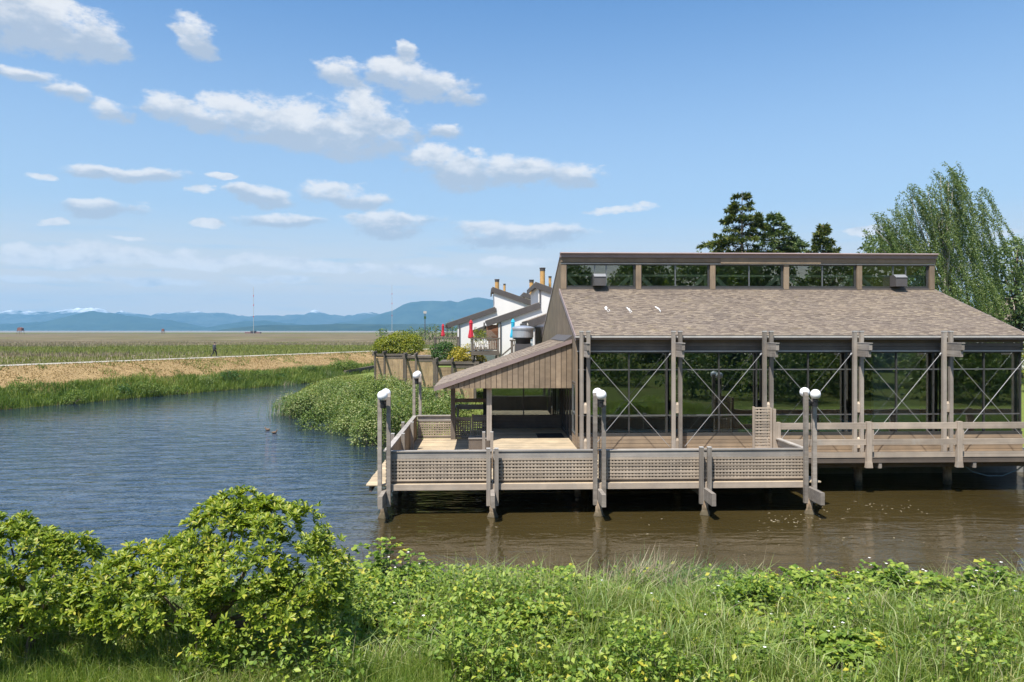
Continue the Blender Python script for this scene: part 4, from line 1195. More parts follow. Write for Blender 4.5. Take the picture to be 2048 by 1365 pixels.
def build_fences():
    # front
    Fn = thing('lattice_fence', 'long tan lattice fence along the deck\'s front edge over the water', 'fence', (4, 25.2, DZ))
    for k in range(4):
        a, b = DX[k] + .02, DX[k + 1] - .02
        ub('cap_rail', 'cap', Fn, a, b, 25.125, 25.30, 2.19, 2.235)
        ub('top_board', 'cap', Fn, a, b, 25.155, 25.20, 1.955, 2.185)
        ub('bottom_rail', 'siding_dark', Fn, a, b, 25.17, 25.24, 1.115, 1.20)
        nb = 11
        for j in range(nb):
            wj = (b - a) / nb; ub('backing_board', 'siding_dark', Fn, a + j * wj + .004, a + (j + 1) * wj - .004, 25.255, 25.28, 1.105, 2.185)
        lattice(Fn, (a, 25.146), (b, 25.146), 1.195, 1.95)
    for k in (1, 3):
        x = DX[k]; pp = thing_part('post_pair', Fn, (x, 24.91, 1))
        for dx in (-.14, .14):
            ub('post', 'post', pp, x + dx - .068, x + dx + .068, 24.84, 24.975, .38, 2.33)
            ub('post_cap', 'trim_light', pp, x + dx - .07, x + dx + .07, 24.835, 24.98, 2.33, 2.355)
    # left
    Fl = thing('lattice_fence', 'weathered lattice fence down the deck\'s left side facing the open pond', 'fence', (-3.5, 30, DZ))
    ys = [25.3, 28.65, 32.2, 35.6]
    for k in range(3):
        a, b = ys[k] + .02, ys[k + 1] - .02; X = DXL - .0
        ub('cap_rail', 'cap', Fl, X - .10, X + .09, a, b, 2.19, 2.235)
        ub('top_board', 'cap', Fl, X - .02, X + .03, a, b, 1.955, 2.185)
        ub('bottom_rail', 'siding_dark', Fl, X - .03, X + .03, a, b, 1.115, 1.20)
        for j in range(11):
            wj = (b - a) / 11; ub('backing_board', 'siding', Fl, X + .07, X + .095, a + j * wj + .004, a + (j + 1) * wj - .004, 1.105, 2.185)
        lattice(Fl, (X, b), (X, a), 1.195, 1.95)
        if k:
            for dx in (-.2, .2):
                ub('post', 'post', Fl, X + dx - .065, X + dx + .065, ys[k] - .065, ys[k] + .065, .75, 2.33)
                ub('post_cap', 'trim_light', Fl, X + dx - .068, X + dx + .068, ys[k] - .068, ys[k] + .068, 2.33, 2.35)
    # back, with the gate
    Fb = thing('lattice_fence', 'short lattice fence across the back of the deck beside the porch', 'fence', (-2.4, 35.7, DZ))
    Y = 35.72
    for a, b in ((DXL + .1, -1.62), (-.55, .05)):
        ub('cap_rail', 'cap', Fb, a, b, Y - .1, Y + .08, 2.19, 2.235)
        ub('top_board', 'cap', Fb, a, b, Y - .03, Y + .02, 1.955, 2.185)
        ub('bottom_rail', 'siding_dark', Fb, a, b, Y - .03, Y + .03, 1.115, 1.2)
        lattice(Fb, (a, Y), (b, Y), 1.195, 1.95)
    for x in (-1.57, -.6): ub('post', 'rail', Fb, x - .05, x + .05, Y - .06, Y + .06, 1.1, 2.27)
    G = thing('gate', 'lattice gate with a diagonal brace in the deck\'s back fence', 'gate', (-1.1, 35.7, DZ))
    ub('top_board', 'rail', G, -1.5, -.67, Y - .03, Y + .02, 1.99, 2.12)
    ub('bottom_rail', 'rail', G, -1.5, -.67, Y - .03, Y + .02, 1.12, 1.2)
    lattice(G, (-1.5, Y), (-.67, Y), 1.2, 1.985)
    ubar('diagonal_brace', 'rail', G, (-1.46, Y - .035, 1.95), (-.75, Y - .035, 1.2), .02, .07)
    for x in (-1.47, -.70): ub('stile', 'rail', G, x - .03, x + .03, Y - .055, Y - .032, 1.12, 2.12)
    # right
    Fr = thing('lattice_fence', 'short lattice fence closing the deck\'s right end up to the boardwalk', 'fence', (DXR, 26.5, DZ))
    ub('cap_rail', 'cap', Fr, DXR - .1, DXR + .09, 25.32, 27.62, 2.19, 2.235)
    ub('top_board', 'cap', Fr, DXR - .03, DXR + .02, 25.32, 27.62, 1.955, 2.185)
    ub('bottom_rail', 'siding_dark', Fr, DXR - .03, DXR + .03, 25.32, 27.62, 1.115, 1.2)
    lattice(Fr, (DXR, 25.32), (DXR, 27.62), 1.195, 1.95)
    # tall screen
    S = thing('lattice_screen', 'tall narrow lattice screen where the boardwalk railing begins', 'screen', (10.85, 27.7, DZ))
    lattice(S, (10.40, 27.66), (11.02, 27.66), 1.62, 3.42, pitch=.112)
    for x, zt in ((10.37, 3.45), (11.04, 3.40), (11.21, 3.36)): ub('stile', 'rail', S, x - (.03 if x < 11.1 else .085), x + (.03 if x < 11.1 else .02), 27.60, 27.70, 1.61, zt)
    # steps, bench box, mat, hand post
    st = thing('deck_steps', 'three small pale timber steps up to the raised porch floor', 'steps', (-.2, 28.4, DZ))
    for i in range(3):
        xx = -.62 + i * .28
        for j in range(3): ub('tread', 'plank', st, xx + j * .093, xx + j * .093 + .085, 28.0, 29.3, DZ + .002, DZ + .13 * (i + 1))
    bb = thing('storage_bench', 'plain grey box bench in shade beside the porch column', 'bench', (-.15, 32.3, DZ))
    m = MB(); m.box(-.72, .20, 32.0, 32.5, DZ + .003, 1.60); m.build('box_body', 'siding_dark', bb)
    ub('lid', 'cap', bb, -.74, .22, 31.97, 32.53, 1.602, 1.64)
    hp = thing('handrail_posts', 'pair of short grey posts beside the porch steps', 'posts', (.1, 28.9, DZ))
    for dx in (-.15, .17):
        ub('post', 'post', hp, .1 + dx - .06, .1 + dx + .06, 28.9, 29.02, DZ + .003, 2.33); ub('post_cap', 'trim_light', hp, .1 + dx - .062, .1 + dx + .062, 28.897, 29.023, 2.33, 2.35)
    dm = ub('door_mat', 'mat', None, 2.35, 3.55, 32.3, 33.6, 1.603, 1.618)
    tag(dm, 'black rubber mat on the shaded porch floor', 'mat')
    tag_ = thing('ramp_rail', 'plain timber ramp rail leading up behind the deck gate', 'railing', (-1, 37.5, 1.1))
    ubar('rail', 'rail', tag_, (-1.45, 37.6, 2.43), (.3, 37.6, 2.43), .05, .26)
    ubar('rail', 'rail', tag_, (-1.47, 37.5, 2.5), (-1.62, 36.0, 2.1), .05, .16)
    for x in (-1.4, .2): ub('rail_post', 'rail', tag_, x - .05, x + .05, 37.63, 37.73, .9, 2.5)
build_fences()

# ---- twin globe lamps
def globe_lamp(x, y, zt, label, base, mat='post', gz=4.20):
    t = thing('globe_lamp', label, 'lamp', (x, y, base), 'double globe lamps on tall post pairs round the deck')
    for i, dx in enumerate((-.15, .15)):
        m = MB(); a, b = x + dx - .068, x + dx + .068
        m.prism([(y - .068, base), (y - .068, zt - .09), (y + .0, zt + .02), (y + .068, zt + .02), (y + .068, base)], a, b, 'x')
        m.build('post', mat, t)
    bk = MB()
    bk.bar((x, y - .42, zt - .34), (x, y + .42, zt - .34), .05, .07)
    bk.box(x - .081, x + .081, y - .05, y + .05, zt - .46, zt - .30)
    bk.build('bracket', 'black', t)
    for s in (-.42, .42):
        g = MB(); g.sphere((x, y + s, gz), .175, 24, 14); go = g.build('globe', 'globe', t, smooth=True)
        n = MB(); n.lathe([(.05, -.42), (.075, -.40), (.075, -.24), (.10, -.22), (.10, -.15)], (x, y + s, gz), 12); n.build('fitting', 'black', go, smooth=False)
    c = MB(); c.path([(x + .02, y + .02, zt - .46), (x + .03, y + .02, zt - 1.3), (x + .0, y + .02, zt - 1.9)], .012, 5); c.build('cable', 'black', t)
    return t
globe_lamp(DX[0], 24.91, 4.22, 'double globe lamp on the tall posts at the deck\'s front left corner', .38)
globe_lamp(DX[2], 24.91, 4.22, 'double globe lamp on the tall posts midway along the deck\'s front fence', .38)
globe_lamp(DX[4], 24.91, 4.22, 'double globe lamp on the tall posts at the deck\'s front right corner', .38)
globe_lamp(-3.35, 35.95, 4.22, 'double globe lamp on the posts at the deck\'s back left corner by the shrubs', .4)

# hose under the boardwalk
hp_ = [at(1927, 931, Y=29), at(1945, 944, Y=28.9), at(1975, 952, Y=28.9), at(2005, 952, Y=28.9), at(2035, 940, Y=28.9), at(2060, 922, Y=28.9)]
ho = MB().path(hp_, .022, 6).build('hose', 'hose', None, origin=hp_[0])
tag(ho, 'pale blue hose hanging in a loop under the boardwalk', 'hose')

# ------------------------------------------------------------ townhouses stepping back behind the shrubs
def slab(mb, p, q, y0, y1, th, mi=0):
    """sloping roof slab between two (x,z) points, th thick downwards"""
    d = Vector((q[0] - p[0], 0, q[1] - p[1])).normalized(); nn = Vector((d.z, 0, -d.x))
    if nn.z > 0: nn = -nn
    a = [(p[0], p[1]), (q[0], q[1]), (q[0] + nn.x * th, q[1] + nn.z * th), (p[0] + nn.x * th, p[1] + nn.z * th)]
    mb.prism(a, y0, y1, 'y', mi)

def townhouse(Y, wall_px, roofs, flues, label, depth=9, base=1.2, extra=None):
    pt = lambda a: (at(a[0], a[1], Y=Y).x, at(a[0], a[1], Y=Y).z)
    wp = [pt(a) for a in wall_px]
    cx = sum(p[0] for p in wp) / len(wp)
    T = thing('townhouse', label, 'house', (cx, Y + depth / 2, base), 'white townhouses behind the pond')
    m = MB(); m.prism(wp, Y, Y + depth, 'y'); m.build('wall', 'stucco', T)
    for (a, b) in roofs:
        m = MB(); slab(m, pt(a), pt(b), Y - .10, Y + depth + .5, .14); r = m.build('roof', 'shingle', T)
        p, q = Vector((pt(a)[0], 0, pt(a)[1])), Vector((pt(b)[0], 0, pt(b)[1]))
        m = MB(); slab(m, (p.x, p.z - .03), (q.x, q.z - .03), Y - .16, Y - .105, .44); m.build('fascia_board', 'trim_dark', r)
        lo = p if p.z < q.z else q; hi = q if p.z < q.z else p
        m = MB()
        for e in (lo, hi):
            s = -1 if e is p else 1
            m = MB(); m.box(e.x - .06 + s * .06, e.x + .06 + s * .06, Y - .09, Y + depth + .5, e.z - .46, e.z - .13); m.build('eave_board', 'trim_dark', r)
    for (fx, fy0, fy1, w, dy) in flues:
        c0 = at(fx, fy0, Y=Y + dy); c1 = at(fx, fy1, Y=Y + dy); r = w / 2 / F * (Y + dy)
        m = MB(); m.lathe([(r * .92, c1.z - .7 - 0), (r * .92, c0.z - r * 1.2)], (c0.x, Y + dy, 0), 12)
        ch = m.build('chimney_flue', 'terracotta', T)
        m = MB(); m.lathe([(r, c0.z - r * 1.2), (r, c0.z - r * .35), (r * 1.15, c0.z - r * .3), (r * 1.15, c0.z)], (c0.x, Y + dy, 0), 12); m.build('flue_cap', 'trim_dark', ch)
    return T

TA = townhouse(66, [(915, 735), (915, 650), (990, 623), (988, 583), (1062, 610), (1075, 735)], [((893, 647), (990, 614)), ((985, 574), (1068, 603))],
          [(994, 559, 577, 9, 1.5), (1009, 568, 584, 5, 2.0)], 'white townhouse at the left end of the row, above the red umbrella by its balcony')
TB = townhouse(55, [(997, 735), (997, 643), (1077, 613), (1076, 574), (1135, 594), (1135, 735)], [((970, 642), (1078, 605)), ((1071, 564), (1138, 588))],
          [(1085, 536, 569, 11, 1.8), (1100, 553, 575, 6, 2.4)], 'white townhouse in the middle of the row with a balcony and a brown lattice')
TC = townhouse(47.5, [(1066, 745), (1066, 650), (1150, 620), (1150, 745)], [((1054, 642), (1152, 607))], [], 'white townhouse nearest the pavilion, its low roof end just showing beside the gable', depth=6.5)
TD = townhouse(76, [(1051, 700), (1051, 594), (1120, 614), (1120, 700)], [((1047, 585), (1122, 609))], [(1063, 560, 590, 9, 1.5)], 'white townhouse at the back whose roof tip peeks out between the others')

# lattice screen, window and door of the middle house
def house_bits():
    Y = 55
    a, b = at(973, 650, Y=Y - .1), at(996, 700, Y=Y - .1)
    S = thing_part('balcony_screen', TB, ((a.x + b.x) / 2, Y - .1, (a.z + b.z) / 2))
    m = MB(); m.box(a.x, b.x, Y - .02, Y + .04, b.z, a.z - .0); m.build('screen_backing', 'red_lattice', S)
    n = 10
    for i in range(n):
        t = i / n
        for s in (1, -1):
            x0 = a.x + (b.x - a.x) * t; x1 = min(b.x, x0 + .5) if s == 1 else max(a.x, x0 - .5)
            h = abs(x1 - x0)
            for z0 in (b.z + .1, b.z + .55, b.z + 1.0):
                if h > .1 and z0 + h < a.z: 
                    if s == 1: ubar('lath', 'red_lattice', S, (x0, Y - .05, z0), (x1, Y - .05, z0 + h), .015, .035)
                    else: ubar('lath', 'rail', S, (x0, Y - .07, z0), (x1, Y - .07, z0 + h), .015, .02)
    # small roof strip and a window on the left house's wall
    p, q = at(945, 661, Y=65.3), at(972, 651, Y=65.3)
    m = MB(); slab(m, (p.x, p.z), (q.x, q.z), 64.6, 65.95, .28); m.build('porch_roof', 'trim_dark', TA)
    # house nearest: window under its eave
    m = MB(); c = at(1080, 672, Y=47.4); m.box(c.x - .35, c.x + .5, 47.44, 47.52, c.z - 1.0, c.z + .6); wf = m.build('window_frame', 'trim_dark', TC)
    m = MB(); m.box(c.x - .28, c.x + .43, 47.42, 47.435, c.z - .93, c.z + .53); m.build('pane', 'glass_far', wf)
house_bits()
for T_, px, y0, y1, Y in ((TA, 918, 652, 712, 65.9), (TB, 1000, 645, 712, 54.9), (TB, 1079, 578, 606, 54.9)):
    a, b = at(px, y0, Y=Y), at(px, y1, Y=Y)
    ub('downpipe', 'trim_dark', T_, a.x, a.x + .09, Y, Y + .08, b.z, a.z)

def balcony(px0, px1, py_top, py_bot, Y, back, label, nb):
    a, b = at(px0, py_top, Y=Y), at(px1, py_bot, Y=Y)
    T = thing('balcony', label, 'balcony', ((a.x + b.x) / 2, Y + back / 2, b.z), 'timber balconies on the townhouses')
    ub('floor', 'pergola', T, a.x - .1, b.x + .1, Y - .1, Y + back, b.z - .28, b.z)
    ub('top_rail', 'pergola', T, a.x - .15, b.x + .18, Y - .1, Y + .06, a.z - .09, a.z)
    ub('bottom_rail', 'pergola', T, a.x, b.x, Y - .04, Y + .02, b.z + .08, b.z + .16)
    ub('side_rail', 'pergola', T, a.x - .04, a.x + .04, Y + .061, Y + back, a.z - .1, a.z - .01)
    for x in (a.x, b.x): ub('post', 'pergola', T, x - .08, x + .08, Y - .08, Y + .07, b.z - .6, a.z - .09)
    for i in range(nb):
        x = a.x + .12 + (b.x - a.x - .24) * (i + .5) / nb
        ub('baluster', 'rail', T, x - .028, x + .028, Y - .03, Y + .015, b.z + .16, a.z - .09)
    for i in range(int(back / .25)):
        yy = Y + .2 + i * .25
        ub('baluster', 'pergola', T, a.x - .02, a.x + .02, yy - .03, yy + .03, b.z, a.z - .1)
    for x in (a.x + .1, b.x - .1): ub('support_post', 'pergola', T, x - .1, x + .1, Y + .2, Y + .4, 1.1, b.z - .28)
    return a, b
balcony(945, 996, 676, 703, 53.4, 1.55, 'timber balcony in front of the middle townhouse holding two white chairs', 13)
balcony(870, 916, 674, 698, 64.3, 1.6, 'timber balcony at the left end of the row beside the white wall', 12)
balcony(1024, 1046, 680, 712, 46.4, 1.1, 'small timber landing behind the silver exhaust fan', 5)
# stair down from the landing
st = thing('outside_stair', 'sloping stair rail against the middle townhouse\'s white wall', 'stair', (at(1015, 700, Y=53).x, 53, 1.2))
p0, p1 = at(1003, 712, Y=53), at(1030, 689, Y=53)
ubar('hand_rail', 'pergola', st, p0, p1, .07, .10)
ubar('stringer', 'pergola', st, p0 - Vector((0, 0, .95)), p1 - Vector((0, 0, .95)), .07, .22)
for i in range(7):
    q = p0.lerp(p1, i / 6); ub('baluster', 'white', st, q.x - .025, q.x + .025, 52.98, 53.03, q.z - .95, q.z - .05)

def parasol(px, py0, py1, Y, mat, label):
    a, b = at(px, py0, Y=Y), at(px, py1, Y=Y); h = a.z - b.z
    T = thing('folded_parasol', label, 'umbrella', (b.x, Y, b.z - 1.0), 'folded parasols on the balconies')
    m = MB(); m.path([(b.x, Y, b.z - 1.0), (b.x, Y, a.z - .05)], .025, 6); m.build('pole', 'trim_light', T)
    r = h * .085
    m = MB(); m.lathe([(r * 1.55, 0), (r * 1.75, h * .08), (r * 1.25, h * .33), (r * .95, h * .5), (r * 1.0, h * .62), (r * 1.05, h * .74), (r * .95, h * .8), (r * 1.25, h * .81), (r * .75, h * .93), (r * .12, h)], b, 14, wob=.13)
    m.build('folded_canopy', mat, T)
    m = MB(); m.lathe([(.24, 0), (.24, .06), (.05, .1)], (b.x, Y, b.z - 1.05), 10); m.build('stand', 'black', T)
parasol(886, 648, 673, 65.2, 'red', 'folded red parasol on the left townhouse balcony against the far trees')
parasol(942, 640, 677, 54.6, 'red', 'folded red parasol in front of a white townhouse wall')
parasol(1026, 638, 676, 47.0, 'blue', 'folded turquoise parasol beside the silver exhaust fan')

def lounge_chair(px, py, Y, label):
    c = at(px, py, Y=Y)
    T = thing('garden_chair', label, 'chair', (c.x, Y, c.z), 'white chairs on the balcony')
    z = c.z
    for i in range(5):
        x = c.x - .24 + .12 * i; hh = .95 - abs(i - 2) * .09
        ubar('back_slat', 'white', T, (x, Y + .28, z + .30), (x, Y + .45, z + hh), .09, .02)
    ub('seat', 'white', T, c.x - .28, c.x + .28, Y - .25, Y + .27, z + .32, z + .36)
    for s in (-1, 1):
        ub('leg', 'white', T, c.x + s * .3 - .04, c.x + s * .3 + .04, Y - .27, Y - .2, z, z + .55)
        ub('leg', 'white', T, c.x + s * .3 - .04, c.x + s * .3 + .04, Y + .3, Y + .37, z, z + .5)
        ub('arm', 'white', T, c.x + s * .33 - .07, c.x + s * .33 + .07, Y - .3, Y + .4, z + .555, z + .58)
lounge_chair(957, 703, 54.1, 'white slatted garden chair behind the balusters, the left one of two')
lounge_chair(968, 703, 54.1, 'white slatted garden chair behind the balusters, the right one of two')

def potted_conifer(px, Y, label):
    c = at(px, 703, Y=Y)
    T = thing('potted_conifer', label, 'plant', (c.x, Y, c.z), 'potted conifers on the balcony')
    m = MB(); m.lathe([(.14, 0), (.20, .4), (.21, .42)], c, 12); m.build('pot', 'terracotta', T)
    z = c.z + .42
    V, Fa = leafy([(c.x, Y, z + .35, .22, .22, .4), (c.x, Y, z + .75, .16, .16, .35), (c.x, Y, z + 1.05, .09, .09, .28)], 260, .14, .4, .2)
    np_mesh('foliage', V, Fa, 'hedge_yellow', T, 3, 'stuff')
potted_conifer(951, 54.75, 'slim potted conifer on the balcony next to the red parasol')
potted_conifer(963, 54.75, 'slim potted conifer on the balcony next to the brown lattice')

# ---- right-hand house behind the pavilion
def right_house():
    Y = 74
    pt = lambda x, y: (at(x, y, Y=Y).x, at(x, y, Y=Y).z)
    wp = [pt(2030, 740), pt(2030, 652), pt(2120, 606), pt(2220, 640), pt(2220, 740)]
    T = thing('townhouse', 'pale townhouse with tan chimney flues at the right edge beyond the pavilion roof', 'house', (wp[2][0], Y + 4, 1.2))
    m = MB(); m.prism(wp, Y, Y + 8, 'y'); m.build('wall', 'stucco', T)
    for a, b in (((2022, 641), (2120, 588)), ((2120, 588), (2230, 640))):
        m = MB(); slab(m, pt(*a), pt(*b), Y - .2, Y + 8.5, .2); r = m.build('roof', 'shingle', T)
        m = MB(); slab(m, (pt(*a)[0], pt(*a)[1] - .205), (pt(*b)[0], pt(*b)[1] - .205), Y - .27, Y - .205, .5); m.build('fascia_board', 'trim_dark', r)
    T2 = thing('townhouse', 'low brown-roofed house whose flues stand above the shrubs at the right edge', 'house', (at(2040, 640, Y=92).x, 94, 1.2))
    q = lambda x, y: (at(x, y, Y=92).x, at(x, y, Y=92).z)
    m = MB(); m.prism([q(1985, 720), q(1985, 632), q(2120, 632), q(2120, 720)], 92, 99, 'y'); m.build('wall', 'stucco', T2)
    m = MB(); m.prism([(91.2, q(0, 634)[1]), (95.5, q(0, 614)[1]), (99.8, q(0, 634)[1])], q(1978, 0)[0], q(2130, 0)[0], 'x'); m.build('roof', 'shingle', T2)
    for x in (2029, 2036, 2043):
        c = at(x, 604, Y=95); mm = MB(); mm.lathe([(.28, 6.9), (.28, c.z)], (c.x, 95, 0), 10); f = mm.build('chimney_flue', 'terracotta', T2)
        mm = MB(); mm.lathe([(.33, c.z), (.33, c.z + .22)], (c.x, 95, 0), 10); mm.build('flue_cap', 'trim_light', f)
right_house()

# ---- patio fences with pergola beams
def patio(px0, px1, px2, py_top, Y, yback, label, wide):
    """lattice return from px0 to px1, board face px1 to px2"""
    gz = 1.2
    a, b, c = at(px0, py_top, Y=Y), at(px1, py_top, Y=Y), at(px2, py_top, Y=Y)
    zt = a.z
    T = thing('patio_fence', label, 'fence', ((a.x + c.x) / 2, Y, gz), 'board and lattice patio fences with pergola tops')
    z0 = gz + .12
    for x in (a.x, b.x, c.x): ub('post', 'pergola', T, x - .09, x + .09, Y - .09, Y + .09, .9, zt)
    lattice(T, (a.x + .1, Y - .0), (b.x - .1, Y - .0), z0, zt - .25, pitch=.21, w=.085, hmat='fence_board')
    ub('lattice_shade_sheet', 'beam_dark', T, a.x + .1, b.x - .1, Y + .5, Y + .54, z0, zt - .25)  # added dark sheet, standing in for the shade behind the lattice
    n = max(4, int((c.x - b.x - .2) / .17)); w = (c.x - b.x - .2) / n
    for i in range(n):
        x = b.x + .1 + i * w
        ub('fence_board', 'fence_board', T, x + .006, x + w - .006, Y - .02 - .008 * (i % 2), Y + .02, z0 + .06, zt - .3)
    ub('bottom_rail', 'pergola', T, b.x + .09, c.x - .09, Y - .05, Y + .05, z0 - .16, z0 + .05)
    ub('top_rail', 'pergola', T, b.x + .09, c.x - .09, Y - .05, Y + .05, zt - .29, zt - .1)
    ub('top_beam', 'pergola', T, a.x - .3, c.x + .3, Y - .07, Y + .07, zt + .002, zt + .2)
    for x in (a.x, b.x): 
        ub('pergola_beam', 'pergola', T, x - .07, x + .07, Y - 1.25, Y + 1.2, zt + .205, zt + .46)
    ub('planter_top', 'pergola', T, a.x + .1, c.x + .6, Y + .10, Y + yback, zt - .12, zt + .10)
    ub('side_wall', 'fence_board', T, c.x - .03, c.x + .03, Y + .1, Y + yback, z0, zt - .1)
patio(750, 769, 808, 712, 74, 6, 'brown patio fence with lattice end, farthest of the three along the pond', 1)
patio(811, 832, 868, 717, 64.5, 6, 'brown patio fence in the middle of the three, right behind the back globe lamp', 1)
patio(873, 905, 950, 729, 53.5, 6, 'brown patio fence with a dark lattice return, nearest the porch roof', 1)

lw = MB(); p, q = at(690, 757, z=.1), at(752, 750, z=.1)
lw = ubar('low_wall', 'beam_dark', None, (p.x, p.y, .55), (q.x + .5, q.y, 1.0), .3, 1.1)
tag(lw, 'low dark retaining wall at the channel\'s edge by the farthest patio', 'wall')

# ------------------------------------------------------------ person walking the dyke path
def build_person():
    base = at(429, 713, zc=86.6)
    d0 = dyke_d(base.x, base.y)
    q = Vector((base.x - DYN[0] * d0, base.y - DYN[1] * d0, 3.20))
    fwd = Vector((DYD[0], DYD[1], 0)); side = Vector((fwd.y, -fwd.x, 0))
    P = thing('person', 'person in a dark jacket and black trousers walking on the dyke path', 'person', q)
    def w(f, sd, z): return q + fwd * f + side * sd + Vector((0, 0, z))
    def chain(pts, rad, ns, name, mat, lvl=1, edges=None, label=None):
        me = bpy.data.meshes.new(name); o0 = q
        me.from_pydata([tuple(p - o0) for p in pts], edges or [(i, i + 1) for i in range(len(pts) - 1)], [])
        o = bpy.data.objects.new(name, me); link(o, P, q)
        sk = o.modifiers.new('skin', 'SKIN')
        for i, v in enumerate(me.skin_vertices[0].data if me.skin_vertices else []): pass
        return o
    # one continuous body grown with the skin modifier
    pts = [w(0, 0, .92), w(0.01, 0, 1.12), w(.02, 0, 1.34), w(.04, 0, 1.47), w(.06, 0, 1.54), w(.09, 0, 1.66),
           w(.02, .19, 1.40), w(-.06, .25, 1.14), w(.10, .24, .93), w(.16, .23, .86),
           w(.02, -.19, 1.40), w(.07, -.25, 1.15), w(.30, -.20, 1.06), w(.37, -.17, 1.07),
           w(.02, .10, .86), w(.24, .10, .50), w(.28, .10, .09), w(.43, .11, .045),
           w(0, -.10, .86), w(-.08, -.10, .48), w(-.36, -.10, .17), w(-.30, -.10, .04)]
    ed = [(0, 1), (1, 2), (2, 3), (3, 4), (4, 5), (2, 6), (6, 7), (7, 8), (8, 9), (2, 10), (10, 11), (11, 12), (12, 13), (0, 14), (14, 15), (15, 16), (16, 17), (0, 18), (18, 19), (19, 20), (20, 21)]
    rad = [.17, .165, .19, .10, .06, .11, .095, .075, .052, .05, .095, .075, .052, .05, .11, .07, .047, .035, .095, .07, .047, .035]
    me = bpy.data.meshes.new('body'); me.from_pydata([tuple(p - q) for p in pts], ed, [])
    o = bpy.data.objects.new('body', me); link(o, P, q)
    sk = o.modifiers.new('skin', 'SKIN'); sv = me.skin_vertices[0].data
    for i, r in enumerate(rad): sv[i].radius = (r, r * (1.0 if i != 2 else .8)); sv[i].use_root = (i == 0)
    ss = o.modifiers.new('smooth', 'SUBSURF'); ss.levels = ss.render_levels = 2
    dg = bpy.context.evaluated_depsgraph_get(); ev = o.evaluated_get(dg)
    nm = bpy.data.meshes.new_from_object(ev); o.modifiers.clear(); o.data = nm
    nm.materials.clear()
    for mname in ('skin', 'jacket', 'trousers', 'black'): nm.materials.append(M[mname])
    for f in nm.polygons:
        c = f.center; lat = abs(c.x * side.x + c.y * side.y)
        f.use_smooth = True
        f.material_index = 3 if c.z < .09 else 2 if c.z < .86 and lat < .19 else 0 if (c.z > 1.50 or (lat > .15 and c.z < .90)) else 1
    m = MB(); c = w(.065, 0, 1.705); m.sphere(c, (.105, .105, .09), 12, 8); m.build('hair', 'hair', P, smooth=True)
    m = MB(); c = w(.19, 0, 1.64); m.sphere(c, (.022, .022, .025), 8, 6); m.build('nose', 'skin', P, smooth=True)
build_person()

def duck(px, py, ang, label):
    c = at(px, py, z=0); K = .62; T = thing('duck', label, 'duck', c, 'ducks on the pond')
    d = Vector((math.cos(ang), math.sin(ang), 0)); up = Vector((0, 0, 1))
    m = MB(); m.path([c + (q_ - c) * K for q_ in [c - d * .30 + up * .14, c - d * .22 + up * .10, c - d * .08 + up * .08, c + d * .08 + up * .08, c + d * .16 + up * .12, c + d * .19 + up * .22, c + d * .22 + up * .29, c + d * .27 + up * .30]],
                     [r_ * K for r_ in [.015, .07, .115, .105, .07, .045, .055, .03]], 10)
    m.build('body', 'duck', T, smooth=True)
    m = MB(); m.path([c + (d * .27 + up * .295) * K, c + (d * .34 + up * .285) * K], [.022 * K, .012 * K], 6); m.build('bill', 'bill', T)
duck(535, 861, 2.9, 'small brown duck on the water, the one nearer the far bank')
duck(549, 867, .4, 'small brown duck on the water, the one nearer the deck')

# ------------------------------------------------------------ things far out on the marsh
def platform(px, py, zc, h, w, label):
    c = at(px, py, zc=zc); c.z = 0.95
    T = thing('observation_platform', label, 'platform', c, 'old platforms out on the marsh')
    for sx in (-1, 1):
        for sy in (-1, 1):
            ubar('leg', 'rust', T, (c.x + sx * w * .55, c.y + sy * w * .55, c.z), (c.x + sx * w * .42, c.y + sy * w * .42, c.z + h * .55), .35, .35)
    ub('deck', 'rust', T, c.x - w * .6, c.x + w * .6, c.y - w * .6, c.y + w * .6, c.z + h * .5, c.z + h * .56)
    m = MB(); m.prism([(c.x - w * .48, c.z + h * .56), (c.x - w * .48, c.z + h * .9), (c.x, c.z + h), (c.x + w * .48, c.z + h * .9), (c.x + w * .48, c.z + h * .56)], c.y - w * .45, c.y + w * .45, 'y'); m.build('cabin', 'rust', T)
    for s in (-1, 1): ubar('cross_brace', 'rust', T, (c.x - w * .5 * s, c.y - w * .5, c.z + .3), (c.x + w * .42 * s, c.y - w * .45, c.z + h * .5), .2, .2)
platform(41, 669, 1000, 9.5, 6.0, 'rusty square platform on legs at the left edge of the marsh')
platform(326, 667, 1150, 8.0, 3.6, 'small rusty platform on legs out on the marsh beneath the snowy mountains')

def radio_mast(px, py_top, zc, label, base_hut=True):
    c = at(px, py_top, zc=zc)
    T = thing('radio_mast', label, 'mast', (c.x, c.y, .95), 'thin radio masts beyond the marsh')
    m = MB(); m.path([(c.x, c.y, .9), (c.x, c.y, c.z)], [.42, .30], 5); m.build('pole', 'trim_light', T)
    for t in (.35, .6, .8):
        z = .9 + (c.z - .9) * t
        m = MB(); m.box(c.x - .55, c.x + .55, c.y - .5, c.y + .5, z, z + 2.2); m.build('marker_band', 'red', T)
    if base_hut:
        m = MB(); m.box(c.x - 16, c.x + 10, c.y + 3, c.y + 11, .9, 3.2); m.build('hut', 'rust', T)
        m = MB(); m.box(c.x - 6, c.x + 2, c.y + 2, c.y + 10, 3.2, 5.6); m.build('hut_roof', 'trim_dark', T)
radio_mast(507, 575, 1250, 'tall thin radio mast standing over a low hut on the open marsh')
radio_mast(784, 570, 1400, 'tall thin radio mast in front of the long mountain', False)
